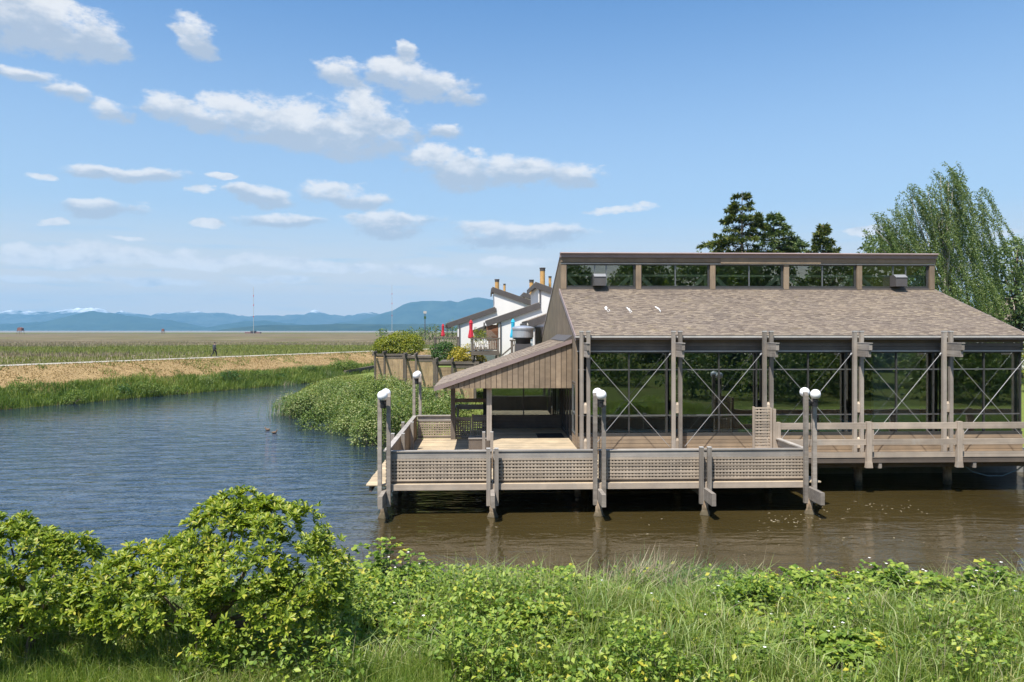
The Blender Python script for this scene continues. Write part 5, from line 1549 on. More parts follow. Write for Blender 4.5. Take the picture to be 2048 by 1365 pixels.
def light_pole():
    c = at(850, 624, zc=330)
    T = thing('light_pole', 'tall floodlight pole on the far side of the marsh near the white townhouse', 'pole', (c.x, c.y, 1))
    m = MB(); m.path([(c.x, c.y, .9), (c.x, c.y, c.z)], [.22, .15], 6); m.build('pole', 'trim_dark', T)
    m = MB(); m.box(c.x - .7, c.x + .7, c.y - .15, c.y + .15, c.z - .8, c.z + .3); m.build('lamp_head', 'trim_light', T)
    m = MB(); m.box(c.x - .45, c.x + .45, c.y - .3, c.y + .3, c.z - 3.2, c.z - 2.1); m.build('equipment_box', 'hedge_dark', T)
light_pole()

def debris():
    n = 90; r_ = np.random.default_rng(5)
    px = np.concatenate([r_.normal(1600, 50, 40), r_.normal(1765, 60, 30), r_.uniform(800, 2040, 20)]); py = np.concatenate([r_.normal(1042, 10, 40), r_.normal(1014, 7, 30), r_.uniform(1035, 1110, 20)])
    P = np.array([at(a, b, z=.012).to_tuple() for a, b in zip(px, py)]); d = np.stack([r_.normal(0, 1, n), r_.normal(0, 1, n), np.zeros(n)], 1)
    V, Fa = leaf_geo(P, d, np.tile([0, 0, 1.], (n, 1)), r_.uniform(.05, .16, n), r_.uniform(.02, .05, n), fold=.05)
    np_mesh('floating_debris', V, Fa, 'dead', None, 3, 'stuff', origin=(10, 23, 0))
debris()

# ------------------------------------------------------------ near bank vegetation
def gz1(x, y): return ground_z(np.asarray(x, float), np.asarray(y, float))[0]

def build_bank_grass():
    n = 165000
    zc = 10.3 + 7.6 * rng.random(n) ** 1.1
    px = rng.uniform(-420, 2700, n)
    xc = (px - CX) / F * zc
    x = xc * _c + zc * _s; y = zc * _c - xc * _s
    z, sd, _ = ground_z(x, y)
    d1 = fbm(x * .55, y * .55, 12); d2 = fbm(x * 1.6, y * 1.6, 13)
    keep = (sd > -.25) & (rng.random(n) < 0.10 + 2.6 * np.maximum(d1 - .22, 0) + .5 * (d2 - .5)) & ~((sd > 6.0 + .9 * (d2 - .5)) & (rng.random(n) < .55))
    x, y, z, sd, d1, d2 = [a[keep] for a in (x, y, z, sd, d1, d2)]
    n = len(x)
    H = (0.20 + 0.95 * d1 * rng.uniform(.45, 1.3, n) + .75 * (d2 - .45)) * np.where((sd > 6.0) & (x > -1.5) & (x < 4.6), .32, 1 - .3 * sstep((sd - 4.6) / 1.1)) * (0.62 + 0.38 * sstep((sd + .2) / 1.6))
    H = np.maximum(H, .08)
    W = rng.uniform(.008, .018, n) * (1 + .5 * (rng.random(n) < .12))
    lean = np.stack([rng.normal(.35, .8, n), rng.normal(-.1, .8, n)], 1)
    bend = np.clip(rng.normal(.42, .26, n), .02, .95)
    V, Fa = blade_geo(np.stack([x, y, z - .02], 1), lean, H, W, bend)
    np_mesh('bank_grass', V, Fa, 'grass', None, 3, 'stuff', origin=(0, 14, 0))
    # fine seed stalks that stand over the rest, dry and pale
    k = rng.choice(n, 5200, replace=False); k = k[sd[k] > .1]
    H2 = H[k] * rng.uniform(1.05, 1.5, len(k))
    V, Fa = blade_geo(np.stack([x[k], y[k], z[k]], 1), lean[k], H2, np.full(len(k), .007), np.clip(bend[k] * .6, .02, .5))
    np_mesh('dry_grass_stalks', V, Fa, 'dead', None, 3, 'stuff', origin=(0, 14, 0))
    # broad arching blades, pale where they bend over
    k = rng.choice(n, 15000, replace=False)
    V, Fa = blade_geo(np.stack([x[k], y[k], z[k]], 1), rng.normal(.15, 1, (len(k), 2)), H[k] * rng.uniform(.9, 1.35, len(k)) + .12, rng.uniform(.013, .024, len(k)), rng.uniform(.55, .98, len(k)))
    np_mesh('arching_grass', V, Fa, 'pale_grass', None, 3, 'stuff', origin=(0, 14, 0))
    # low weeds under the grass
    n = 66000
    zc = 10.6 + 6.6 * rng.random(n); px = rng.uniform(-380, 2640, n); xc = (px - CX) / F * zc
    x = xc * _c + zc * _s; y = zc * _c - xc * _s
    z, sd, _ = ground_z(x, y); f = fbm(x * .8, y * .8, 15)
    ok = (sd > .1) & (sd < 6.6) & (f > .45); x, y, z, f = x[ok], y[ok], z[ok], f[ok]; n = len(x)
    P = np.stack([x, y, z + rng.uniform(.12, 1.0, n) * np.clip((f - .42) * 5, .25, 1.0)], 1)
    nn = nrm(sph(n) * .8 + np.array([0, 0, 1.0])); dd = nrm(np.cross(nn, sph(n)))
    V, Fa = leaf_geo(P, dd, nn, rng.uniform(.06, .14, n), rng.uniform(.04, .085, n))
    np_mesh('bank_weeds', V, Fa, 'bramble', None, 3, 'stuff', origin=(0, 14, 0))
build_bank_grass()

def feathery_patch():
    """soft horsetail-like growth at the feet of the small trees"""
    n = 26000
    zc = rng.uniform(10.2, 12.6, n); px = rng.uniform(-120, 900, n); xc = (px - CX) / F * zc
    x = xc * _c + zc * _s; y = zc * _c - xc * _s; z, sd, _ = ground_z(x, y); f = fbm(x * .9, y * .9, 44)
    ok = f > .42; x, y, z, f = x[ok], y[ok], z[ok], f[ok]; n = len(x)
    V, Fa = blade_geo(np.stack([x, y, z], 1), rng.normal(0, 1, (n, 2)), rng.uniform(.25, .62, n) * (.5 + f), rng.uniform(.004, .009, n), np.clip(rng.normal(.35, .25, n), .02, .9))
    np_mesh('feathery_horsetail', V, Fa, 'grass', None, 3, 'stuff', origin=(-5, 11, 1))
feathery_patch()

LEAF_MESH = {}
def single_leaf(mat, Lf, W):
    key = (mat, Lf, W)
    if key not in LEAF_MESH:
        V, Fa = leaf_geo(np.zeros((1, 3)), np.array([[1., 0, 0]]), np.array([[0, 0, 1.]]), np.array([Lf]), np.array([W]), 'obovate', .2)
        me = bpy.data.meshes.new('leaf'); me.from_pydata(V.tolist(), [], Fa.tolist()); me.materials.append(M[mat]); LEAF_MESH[key] = me
    return LEAF_MESH[key]

def leaf_parts(P, D, N, parent, mat, Lf, W, scales):
    me = single_leaf(mat, Lf, W)
    for p, d, n, s in zip(P, D, N, scales):
        d, n = Vector(d).normalized(), Vector(n); b = n.cross(d).normalized(); n2 = d.cross(b)
        o = bpy.data.objects.new('leaf', me); link(o, parent, p)
        o.rotation_euler = Matrix((d, b, n2)).transposed().to_euler(); o.scale = (s, s, s)

def bramble(px, py, zc, w, h, label, n_can=46, flowers=0, mat='bramble', lsize=.085):
    """arching canes set with groups of three broad leaves"""
    c = at(px, py, zc=zc); gz = float(gz1(c.x, c.y))
    T = thing('bramble_bush', label, 'bush', (c.x, c.y, gz), 'bramble bushes on the near bank')
    H = max(c.z - gz, .5)
    Ps, Ds, Ns = [], [], []; canes = MB(); tips = []
    for i in range(n_can):
        a = rnd.uniform(0, 2 * math.pi); r = w * .5 * math.sqrt(rnd.random())
        x0, y0 = c.x + r * math.cos(a) * .55, c.y + r * math.sin(a) * .4
        x1, y1 = c.x + r * math.cos(a) * 1.1, c.y + r * math.sin(a) * .75
        top = H * rnd.uniform(.55, 1.08) * (1 - .45 * (r / (w * .5)) ** 2)
        b = Vector((x0, y0, float(gz1(x0, y0)))); m_ = Vector(((x0 + x1) / 2, (y0 + y1) / 2, gz + top)); e = Vector((x1, y1, gz + top * rnd.uniform(.55, 1.0)))
        pts = [b.lerp(m_, t).lerp(m_.lerp(e, t), t) for t in (0, .2, .4, .6, .8, 1)]
        canes.path(pts, [.009, .008, .007, .006, .005, .004], 4, cap=False)
        tips.append(e)
        for t in np.linspace(.22, 1, 10):
            p = b.lerp(m_, t).lerp(m_.lerp(e, t), t)
            az = rnd.uniform(0, 6.28)
            for k in range(3):
                ang = az + (k - 1) * .95
                d = Vector((math.cos(ang), math.sin(ang), rnd.uniform(-.35, .25)))
                Ps.append(p + Vector((math.cos(az), math.sin(az), 0.1)) * rnd.uniform(.03, .09)); Ds.append(d); Ns.append(Vector((rnd.uniform(-.5, .5), rnd.uniform(-.6, .3), 1)))
    Ps, Ds, Ns = np.array(Ps), np.array(Ds), np.array(Ns)
    canes.build('canes', 'bark', T, kind='stuff')
    n = len(Ps)
    # leaves nearest the camera are single pieces
    key = (Ps - np.array([0, 0, CAMZ])); order = np.argsort((key ** 2).sum(1) - 6 * Ps[:, 2])
    sel = order[:70]; rest = order[70:]
    sc_ = rng.uniform(.7, 1.35, n)
    leaf_parts(Ps[sel], Ds[sel], Ns[sel], T, mat, lsize, lsize * .72, sc_[sel])
    V, Fa = leaf_geo(Ps[rest], Ds[rest], Ns[rest], sc_[rest] * lsize, sc_[rest] * lsize * .72, 'obovate', .2)
    np_mesh('foliage', V, Fa, mat, T, 3, 'stuff')
    for i in range(flowers):
        p = tips[i % len(tips)] + Vector((rnd.uniform(-.12, .12), rnd.uniform(-.1, .1), rnd.uniform(.0, .14)))
        k = 5; m = MB()
        for j in range(k):
            a = 2 * math.pi * j / k; d = Vector((math.cos(a), math.sin(a), .35)); q = Vector((-math.sin(a), math.cos(a), 0))
            m.add([p, p + d * .018 + q * .013, p + d * .032, p + d * .018 - q * .013], [(0, 1, 2, 3)])
        m.build('flower', 'petal', T)
    return T
BR = [  # picture place of the bush's top, distance, width, height
    (760, 1104, 16.0, 2.6, 1.4, 'flowering bramble right of the small tree at the water\'s edge', 46, 16),
    (930, 1160, 16.0, 1.6, 1.0, 'low flowering bramble at the water\'s edge left of the tallest flower stalk', 34, 12),
    (1125, 1160, 14.9, 1.9, 1.3, 'broad-leaved bramble mound in the middle of the bank with white blossom', 52, 14),
    (1130, 1245, 12.9, 1.9, .9, 'leafy bramble mound just below the middle one near the mown grass', 46, 2),
    (1530, 1190, 14.2, 1.7, .9, 'yellowish bramble patch right of the reed clumps', 34, 3),
    (1700, 1205, 14.4, 1.8, .8, 'spreading bramble patch on the right of the bank with grass through it', 40, 4),
    (1800, 1160, 14.8, 1.7, 1.3, 'bramble with big pale leaves reaching over the water on the right', 36, 9),
    (1950, 1165, 14.0, 2.1, 1.4, 'tall bramble with white blossom at the far right of the bank', 50, 16),
    (1640, 1262, 12.4, 1.7, .8, 'dark green bramble near the bottom right of the bank', 42, 2),
    (1850, 1250, 12.5, 1.5, .8, 'bramble between the lance-leaved plants and the tall right-hand bramble', 36, 3),
    (1330, 1215, 14.6, 1.5, .8, 'low yellow-green bramble below the tan reeds', 30, 2),
    (660, 1245, 13.6, 1.5, .9, 'shaded bramble at the foot of the small tree on its right', 34, 2),
    (560, 1290, 12.4, 1.3, .6, 'shaded broad-leaved weeds under the right side of the small tree', 26, 0),
    (250, 1275, 13.0, 1.6, .7, 'bright bramble patch between the two small trees', 30, 0),
    (840, 1215, 14.2, 1.8, .9, 'bramble patch sloping down right of the small tree', 40, 4), (900, 1285, 12.2, 1.5, .7, 'bramble with yellowing leaves low on the bank left of the mown grass', 36, 2),
    (1010, 1210, 14.4, 1.6, .9, 'dense bramble between the tallest flower stalk and the middle mound', 38, 6), (1240, 1195, 15.0, 1.7, 1.0, 'white-blossomed bramble directly below the dead reeds on their left', 42, 8),
    (1430, 1240, 13.2, 1.7, .8, 'leafy bramble below the green leaning reeds', 38, 2), (1470, 1300, 12.0, 1.4, .6, 'low bramble by the right end of the mown grass', 30, 1),
    (1620, 1170, 15.4, 1.7, .9, 'yellow-tipped bramble on the water\'s edge right of the reeds', 38, 5), (1760, 1290, 12.0, 1.6, .8, 'large-leaved dark bramble low on the bank left of the lance-leaved plants', 44, 2),
    (2030, 1200, 13.4, 1.8, 1.2, 'bramble cut by the right edge of the picture', 42, 8), (700, 1180, 15.2, 1.8, 1.2, 'bramble climbing beside the small tree\'s right flank', 44, 8),
    (1720, 1150, 15.6, 1.2, .9, 'small bramble with cream leaf undersides over the water', 26, 5), (1880, 1180, 15.0, 1.6, 1.1, 'bramble filling the gap left of the tall white-flowered one', 38, 7)]
for px, py, zc, w, h, lab, nc, fl in BR: bramble(px, py - rnd.choice((14, 26, 42)), zc, w * 1.12, h, lab, int(nc * 1.9), int(fl * 1.6), lsize=.12)

def cattails(px, py_top, zc, w, n, label, dead=.35):
    c = at(px, py_top, zc=zc); gz = max(float(gz1(c.x, c.y)), -.1)
    T = thing('reed_clump', label, 'reeds', (c.x, c.y, gz), 'reed clumps at the water\'s edge')
    H0 = c.z - gz
    for nm, mat, k, hs in (('green_blades', 'cattail', int(n * (1 - dead)), 1.0), ('dead_blades', 'dead', int(n * dead), .95)):
        x = c.x + rng.normal(0, w * .3, k); y = c.y + rng.normal(0, .35, k)
        z = np.full(k, gz)
        H = H0 * hs * rng.uniform(.65, 1.15, k)
        lean = np.stack([rng.normal(.9, .55, k), rng.normal(0, .4, k)], 1)
        V, Fa = blade_geo(np.stack([x, y, z], 1), lean, H, rng.uniform(.012, .024, k), np.clip(rng.normal(.45 if nm[0] == 'g' else .3, .2, k), .02, .9))
        np_mesh(nm, V, Fa, mat, T, 3, 'stuff')
cattails(1290, 1100, 16.3, 1.6, 700, 'reed clump with many tan dead blades at the middle of the near bank', .6)
cattails(1400, 1118, 16.4, 1.8, 520, 'green reed clump leaning right beside the tan reeds', .2)
cattails(1500, 1150, 16.2, 1.2, 200, 'thin green reeds at the right of the reed bed', .15)
cattails(960, 1130, 16.6, .8, 50, 'few thin reed blades rising over the water left of centre', .1)

def lance_plant(px, py, zc, w, label):
    c = at(px, py, zc=zc); gz = float(gz1(c.x, c.y))
    T = thing('lance_leaf_plant', label, 'plant', (c.x, c.y, gz), 'lance-leaved plants at the bottom right')
    Ps, Ds, Ns = [], [], []
    stems = MB(); H = max(c.z - gz, .4)
    for i in range(70):
        b = Vector((c.x + rnd.uniform(-w, w) * .5, c.y + rnd.uniform(-.5, .5), gz)); hh = H * rnd.uniform(.6, 1.1)
        e = b + Vector((rnd.uniform(-.15, .2), rnd.uniform(-.15, .1), hh))
        stems.path([b, b.lerp(e, .5), e], [.006, .005, .003], 4, cap=False)
        for j in range(9):
            p = b.lerp(e, .35 + .65 * j / 8); a = rnd.uniform(0, 6.28)
            Ps.append(p); Ds.append((math.cos(a), math.sin(a), rnd.uniform(-.2, .5))); Ns.append((rnd.uniform(-.4, .4), rnd.uniform(-.4, .4), 1))
    Ps, Ds, Ns = map(np.array, (Ps, Ds, Ns)); n = len(Ps)
    stems.build('stems', 'bark', T, kind='stuff')
    Lf = rng.uniform(.12, .24, n)
    V, Fa = leaf_geo(Ps, Ds, Ns, Lf, Lf * .17, 'kite', .15)
    np_mesh('foliage', V, Fa, 'bamboo', T, 3, 'stuff')
lance_plant(1930, 1292, 12.1, 1.6, 'lance-leaved plant with yellowing leaves at the bottom right edge')
lance_plant(1800, 1318, 11.9, 1.4, 'lance-leaved plant left of the yellowing one at the bottom')
lance_plant(230, 1290, 12.0, 1.2, 'feathery green plant between the two small tree trunks')

# ---- the two small trees in front
def small_tree(trunk_px, zc, blobs_px, label, seed):
    r_ = random.Random(seed)
    b = at(trunk_px, HY, zc=zc); gz = float(gz1(b.x, b.y))
    T = thing('small_tree', label, 'tree', (b.x, b.y, gz), 'small glossy-leaved trees on the near bank')
    blobs = []
    for px, py, rw, rh, dz in blobs_px:
        c = at(px, py, zc=zc + dz); k = (zc + dz) / F
        blobs.append((c.x, c.y, c.z, rw * k, min(rw * k, .75), rh * k))
    # trunk and limbs reaching into every part of the crown
    tr = MB(); fork = Vector((b.x + .05, b.y, gz + .75))
    tr.path([(b.x, b.y, gz - .1), (b.x - .03, b.y, gz + .35), fork], [.085, .07, .06], 8)
    for i, bl in enumerate(blobs):
        e = Vector(bl[:3]); m_ = fork.lerp(e, .5) + Vector((0, 0, -.12 + r_.uniform(-.1, .1)))
        tr.path([fork - Vector((0, 0, .05)), m_, e], [.045, .03, .012], 6)
    tr.build('trunk', 'bark', T, smooth=True)
    # leaf rosettes: clumps spread over each mound of the crown
    Ps, Ds, Ns = [], [], []
    B_ = np.array(blobs)
    for bl in B_:
        area = bl[3] * bl[5] + bl[3] * bl[4] + bl[4] * bl[5]
        n = int(560 * area)
        d = sph(n); d = d[(d[:, 2] > -.35)]
        # bunch the shoots so that shade shows between the bunches
        rad = np.where(rng.random(len(d)) < .72, rng.uniform(.84, 1.06, len(d)), rng.uniform(.35, .84, len(d)))
        rad = np.where(rng.random(len(d)) < .10, rad * rng.uniform(1.05, 1.24, len(d)), rad)
        p = bl[:3] + d * bl[3:6] * rad[:, None]
        p += (fbm(p[:, 0] * 3.2 + p[:, 2] * 1.7, p[:, 1] * 3.2 - p[:, 2] * 2.1, seed)[:, None] - .5) * d * .42
        hole = fbm(p[:, 0] * 2.6 + 40, p[:, 2] * 2.6 + p[:, 1] * 1.1, seed + 5, 2)
        ok = hole > .31
        for c in B_:
            if c is bl: continue
            ok &= ~(((p - c[:3]) / c[3:6]) ** 2).sum(1).__lt__(.5)
        for q, dd in zip(p[ok], d[ok]):
            axis_ = nrm(dd * .7 + np.array([0, -.1, .8]) + rng.normal(0, .22, 3))
            t1 = nrm(np.cross(axis_, [.3, 1, .2])); t2 = np.cross(axis_, t1)
            k = r_.randint(6, 9); a0 = r_.uniform(0, 6.28)
            for j in range(k):
                a = a0 + j * 2.4; tilt = r_.uniform(.25, 1.0)
                dr = t1 * math.cos(a) + t2 * math.sin(a)
                Ps.append(q + axis_ * (.02 * j / k)); Ds.append(dr * (.5 + tilt * .6) + axis_ * (1.1 - tilt * .8)); Ns.append(axis_ * .8 - dr * .3 + rng.normal(0, .18, 3))
    Ps, Ds, Ns = map(np.array, (Ps, Ds, Ns)); n = len(Ps)
    Lf = rng.uniform(.075, .135, n)
    key = Ps[:, 1] * 1.0 - Ps[:, 2] * .5; order = np.argsort(key); sel = order[:6000]
    sel = rng.choice(sel, 260, replace=False); mask = np.ones(n, bool); mask[sel] = False
    C = thing_part('crown', T, (b.x, b.y, gz + 2))
    leaf_parts(Ps[sel], Ds[sel], Ns[sel], C, 'shrub_leaf', .1, .04, Lf[sel] / .1)
    V, Fa = leaf_geo(Ps[mask], Ds[mask], Ns[mask], Lf[mask], Lf[mask] * .34, 'obovate', .22)
    np_mesh('foliage', V, Fa, 'shrub_leaf', C, 3, 'stuff')
    return n
n1 = small_tree(408, 11.75, [(455, 1085, 85, 78, .3), (560, 1095, 85, 72, .1), (610, 1160, 78, 62, 0), (490, 1150, 95, 70, -.2), (385, 1140, 80, 62, -.1), (300, 1160, 88, 66, 0),
                            (235, 1195, 75, 62, -.2), (345, 1205, 100, 60, -.4), (560, 1215, 100, 55, -.2), (450, 1235, 60, 34, -.6), (260, 1235, 70, 42, -.3), (640, 1200, 55, 50, .1), (470, 1040, 55, 45, .4), (545, 1045, 50, 42, .3), (440, 1300, 42, 26, -.7)],
                'small glossy-leaved tree with a wide domed crown at the bottom left, wholly in view', 3)
n2 = small_tree(62, 11.6, [(40, 1130, 95, 72, .1), (120, 1120, 70, 50, .3), (-40, 1120, 95, 80, 0), (20, 1085, 60, 42, .2), (90, 1190, 85, 60, -.2), (-20, 1200, 95, 60, -.3), (150, 1110, 48, 36, .3), (110, 1235, 60, 34, -.2), (10, 1250, 70, 30, -.4), (-130, 1170, 90, 80, 0)],
                'small glossy-leaved tree cut by the left edge, trunk at the bottom corner', 8)

# ------------------------------------------------------------ far bank, dyke slope and marsh growth
def scatter_dyke(n, s0, s1, d0, d1):
    s = rng.uniform(s0, s1, n); d = rng.uniform(d0, d1, n)
    x = DY0[0] + DYD[0] * s + DYN[0] * d; y = DY0[1] + DYD[1] * s + DYN[1] * d
    return x, y
def build_far_bank():
    x, y = scatter_dyke(60000, -32, 92, 5.2, 9.5)
    z, sd, d = ground_z(x, y); f = fbm(x * .3, y * .3, 18); f2 = fbm(x * 1.2, y * 1.2, 19)
    ok = (sd > -.3) & (sd < 3.9 + 2.2 * (f - .5)) & (rng.random(len(x)) < .5 + f2)
    x, y, z, f, f2, sd = [a[ok] for a in (x, y, z, f, f2, sd)]; n = len(x)
    H = (.35 + .75 * f + .5 * (f2 - .4)) * rng.uniform(.6, 1.25, n) * (1 - .45 * sstep((sd - 2) / 2))
    lean = np.stack([rng.normal(.3, .8, n), rng.normal(0, .8, n)], 1)
    V, Fa = blade_geo(np.stack([x, y, z - .03], 1), lean, H, rng.uniform(.02, .055, n), np.clip(rng.normal(.45, .25, n), .02, .95))
    np_mesh('far_bank_grass', V, Fa, 'far_grass', None, 3, 'stuff', origin=(-30, 80, 0))
    # low dry tufts on the slope with green weeds between
    x, y = scatter_dyke(60000, -40, 95, 1.5, 6.5); z, sd, d = ground_z(x, y); f = fbm(x * .4, y * .4, 22)
    n = len(x); H = rng.uniform(.04, .15, n) * (.5 + f)
    lean = np.stack([rng.normal(.3, .8, n), rng.normal(0, .8, n)], 1)
    V, Fa = blade_geo(np.stack([x, y, z - .01], 1), lean, H, rng.uniform(.03, .08, n), np.clip(rng.normal(.6, .25, n), .02, .95))
    np_mesh('dry_slope_grass', V, Fa, 'tan_grass', None, 3, 'stuff', origin=(-30, 80, 0))
    x, y = scatter_dyke(60000, -40, 95, 1.15, 6.8); z, sd, d = ground_z(x, y); f = fbm(x * .55, y * .55, 25)
    ok = ((f > .56) & (d > 1.5)) | ((d < 2.3) & (rng.random(len(x)) < .5 * sstep((d - 1.1) / .8) * (f + .3))); x, y, z = x[ok], y[ok], z[ok]; n = len(x)
    V, Fa = blade_geo(np.stack([x, y, z - .01], 1), np.stack([rng.normal(.3, .8, n), rng.normal(0, .8, n)], 1), rng.uniform(.06, .22, n), rng.uniform(.03, .07, n), np.clip(rng.normal(.5, .25, n), .02, .95))
    np_mesh('slope_weeds', V, Fa, 'far_grass', None, 3, 'stuff', origin=(-30, 80, 0))
build_far_bank()

def build_point_lawn():
    x = rng.uniform(-26, 2, 60000); y = rng.uniform(37.5, 82, 60000); z, sd, d = ground_z(x, y); f = fbm(x * .6, y * .6, 33)
    ok = (sd > .2) & (d > 11); x, y, z, f = x[ok], y[ok], z[ok], f[ok]; n = len(x)
    V, Fa = blade_geo(np.stack([x, y, z - .01], 1), np.stack([rng.normal(.3, .8, n), rng.normal(0, .8, n)], 1), rng.uniform(.05, .22, n) * (.4 + 1.2 * f), rng.uniform(.02, .05, n), np.clip(rng.normal(.5, .25, n), .02, .95))
    np_mesh('point_lawn_grass', V, Fa, 'marsh_green', None, 3, 'stuff', origin=(-10, 50, 1))
build_point_lawn()

def build_marsh_growth():
    n = 90000
    zc = 74 + 330 * rng.random(n) ** 1.7; px = rng.uniform(-150, 1000, n); xc = (px - CX) / F * zc
    x = xc * _c + zc * _s; y = zc * _c - xc * _s
    d = dyke_d(x, y); f = fbm(x * .012, y * .045, 28); f2 = fbm(x * .3, y * .5, 29)
    ok = (d < -6.5) & (f2 > .3); x, y, f, zc = x[ok], y[ok], f[ok], zc[ok]; n = len(x)
    belt = sstep((zc - 80) / 40) * (1 - sstep((zc - 200) / 80))
    g = (f + .22 * belt + rng.normal(0, .05, n)) > .655
    H = rng.uniform(.45, 1.15, n) * (1 - .9 * sstep((zc - 190) / 200)); W = .05 + zc * .00035
    lean = np.stack([rng.normal(.3, .8, n), rng.normal(0, .8, n)], 1)
    V, Fa = blade_geo(np.stack([x, y, np.full(n, .97)], 1), lean, H * np.where(g, .75, 1), W * rng.uniform(.7, 1.3, n), np.clip(rng.normal(.3, .2, n), .02, .95))
    Fa = Fa.reshape(n, 3, 3)
    for nm, m_, sel in (('marsh_reeds', 'marsh_reed', ~g), ('marsh_sedge', 'marsh_green', g)):
        Vs = V.reshape(n, 5, 3)[sel]; k = len(Vs)
        Fs = (np.arange(k)[:, None, None] * 5 + np.array([[0, 1, 3], [0, 3, 2], [2, 3, 4]])[None]).reshape(-1, 3)
        np_mesh(nm, Vs.reshape(-1, 3), Fs, m_, None, 3, 'stuff', origin=(-60, 150, 1))
build_marsh_growth()

# ---- shrubs on the point beside the deck
def shrub(px, py_top, zc, w, label, mat='bush', base=None, group=None, size=.125, dens=100, rag=1.2, name='shrub', squash=.8, cat='shrub'):
    c = at(px, py_top, zc=zc); gz = float(gz1(c.x, c.y)) if base is None else base
    h = max(c.z - gz, .6); k = w * zc / F
    T = thing(name, label, cat, (c.x, c.y, gz), group)
    bl = []
    r_ = random.Random(int(px * 7 + py_top))
    for i in range(15):
        a = r_.uniform(0, 6.28); rr = k * .5 * r_.uniform(.25, .8)
        bw = k * r_.uniform(.11, .21); bh = h * r_.uniform(.18, .34)
        bl.append((c.x + rr * math.cos(a), c.y + rr * math.sin(a) * squash, gz + h * r_.uniform(.28, .74) * (1.08 - .35 * rr / (k * .5)), bw, bw, bh))
    bl.append((c.x, c.y, gz + h * .70, k * .20, k * .20, h * .30)); bl.append((c.x, c.y, gz + h * .32, k * .38, k * .33, h * .32))
    V, Fa = leafy(bl, dens, size, .6, .45, .62, rag=rag)
    np_mesh('foliage', V, Fa, mat, T, 3, 'stuff')
    st = MB()
    for i in range(5):
        e = Vector(bl[i][:3]); st.path([(c.x + r_.uniform(-.1, .1), c.y, gz - .05), (c.x, c.y, gz + h * .2), e], [.04, .03, .012], 5)
    st.build('stems', 'bark', T, kind='stuff')
    return T
rs = random.Random(77)
G1 = 'shrubs along the pond beside the deck'
SH = [(585, 795, 56, 75, 'small sunlit shrub at the tip of the point next to the reeds'), (632, 775, 53, 110, 'broad shrub on the point just behind the tip'),
      (655, 805, 47, 105, 'rounded shrub overhanging the water along the point'), (700, 765, 55, 110, 'tall loose shrub in the back of the point under the low wall'),
      (705, 800, 45, 120, 'dense shrub at the middle of the point\'s waterline'), (752, 790, 42, 110, 'dense shrub left of the front left lamp'),
      (770, 760, 52, 100, 'pale shrub in front of the farthest patio fence'), (800, 800, 41, 95, 'shrub right behind the front left globe lamp'),
      (850, 788, 45, 105, 'shrub below the middle patio fence, right of the back lamp'), (905, 800, 42, 90, 'shrub against the nearest patio fence by the porch'),
      (610, 788, 54, 60, 'upright shrub standing above the tip of the point'), (690, 778, 50, 70, 'ragged upright shrub in the middle of the point'), (735, 770, 47, 75, 'leggy pale shrub behind the front left lamp'),
      (825, 775, 47, 70, 'tall ragged shrub between the two left lamps'), (668, 772, 60, 70, 'loose shrub at the back edge of the point'), (780, 812, 39.5, 60, 'wispy shrub hanging over the deck\'s left fence'), (740, 820, 40.5, 70, 'low shrub leaning over the water beside the deck'), (875, 812, 40, 75, 'low shrub behind the deck gate')]
for i, (px, py, zc, w, lab) in enumerate(SH): shrub(px, py - rs.choice((0, 6, 14)), zc, w, lab, ('bush', 'bush_pale', 'tree_leaf', 'bush', 'bush_pale')[i % 5], group=G1)
cattails(578, 786, 54.5, 2.2, 520, 'pale green reeds at the tip of the point in the pond', .25)
cattails(606, 778, 56, 2.4, 420, 'reeds just behind those at the point\'s tip', .3)
cattails(655, 738, 92, 2.5, 200, 'far reeds where the channel turns away behind the point', .3)
cattails(575, 760, 84, 2.0, 160, 'yellowish reeds on the far bank at the bend', .45)
shrub(462, 742, 80, 46, 'dark bushy weed clump standing out on the far grassy bank', 'hedge_dark', size=.12)
shrub(352, 772, 72, 34, 'second dark weed clump on the far bank left of the bend', 'far_grass', size=.12)
shrub(150, 780, 63, 45, 'weedy green bush on the far bank towards the left', 'far_grass', size=.12)
for px, py, zc, w, lab, mt in [(40, 792, 62, 40, 'ragged weed clump at the left end of the far bank', 'far_grass'), (250, 770, 68, 36, 'low dark weed clump on the far bank below the walker\'s left', 'hedge_dark'), (300, 765, 70, 40, 'leaning grass clump on the far bank with a brown base', 'far_grass'),
                               (410, 758, 77, 36, 'bright weed clump on the far bank under the walker', 'bush'), (520, 748, 84, 40, 'tall weed clump on the far bank left of the bend', 'far_grass'), (615, 733, 92, 44, 'bushy growth on the far bank right of the bend', 'bush'), (560, 752, 86, 26, 'small brown-green bush at the water in the bend', 'hedge_dark')]:
    shrub(px, py, zc, w, lab, mt, size=.13)
shrub(690, 722, 97, 60, 'light green bush on the far bank near the channel\'s end', 'far_grass', size=.14)

shrub(800, 664, 77.2, 118, 'big rounded yellow-green shrub above the farthest patio fence', 'hedge_yellow', 3.6, size=.17, dens=110, rag=.5)
shrub(772, 674, 78.3, 62, 'smaller yellow-green shrub at the left shoulder of the big rounded one', 'hedge_yellow', 3.6, size=.16, dens=110, rag=.5)
shrub(890, 684, 62.9, 66, 'dark green rounded shrub between the yellow ones, under the left balcony', 'hedge_dark', 3.7, size=.15, dens=130, rag=.4)
shrub(936, 692, 56.2, 76, 'golden feathery shrub beside the porch roof', 'hedge_gold', 3.65, size=.13, dens=190, rag=.6)

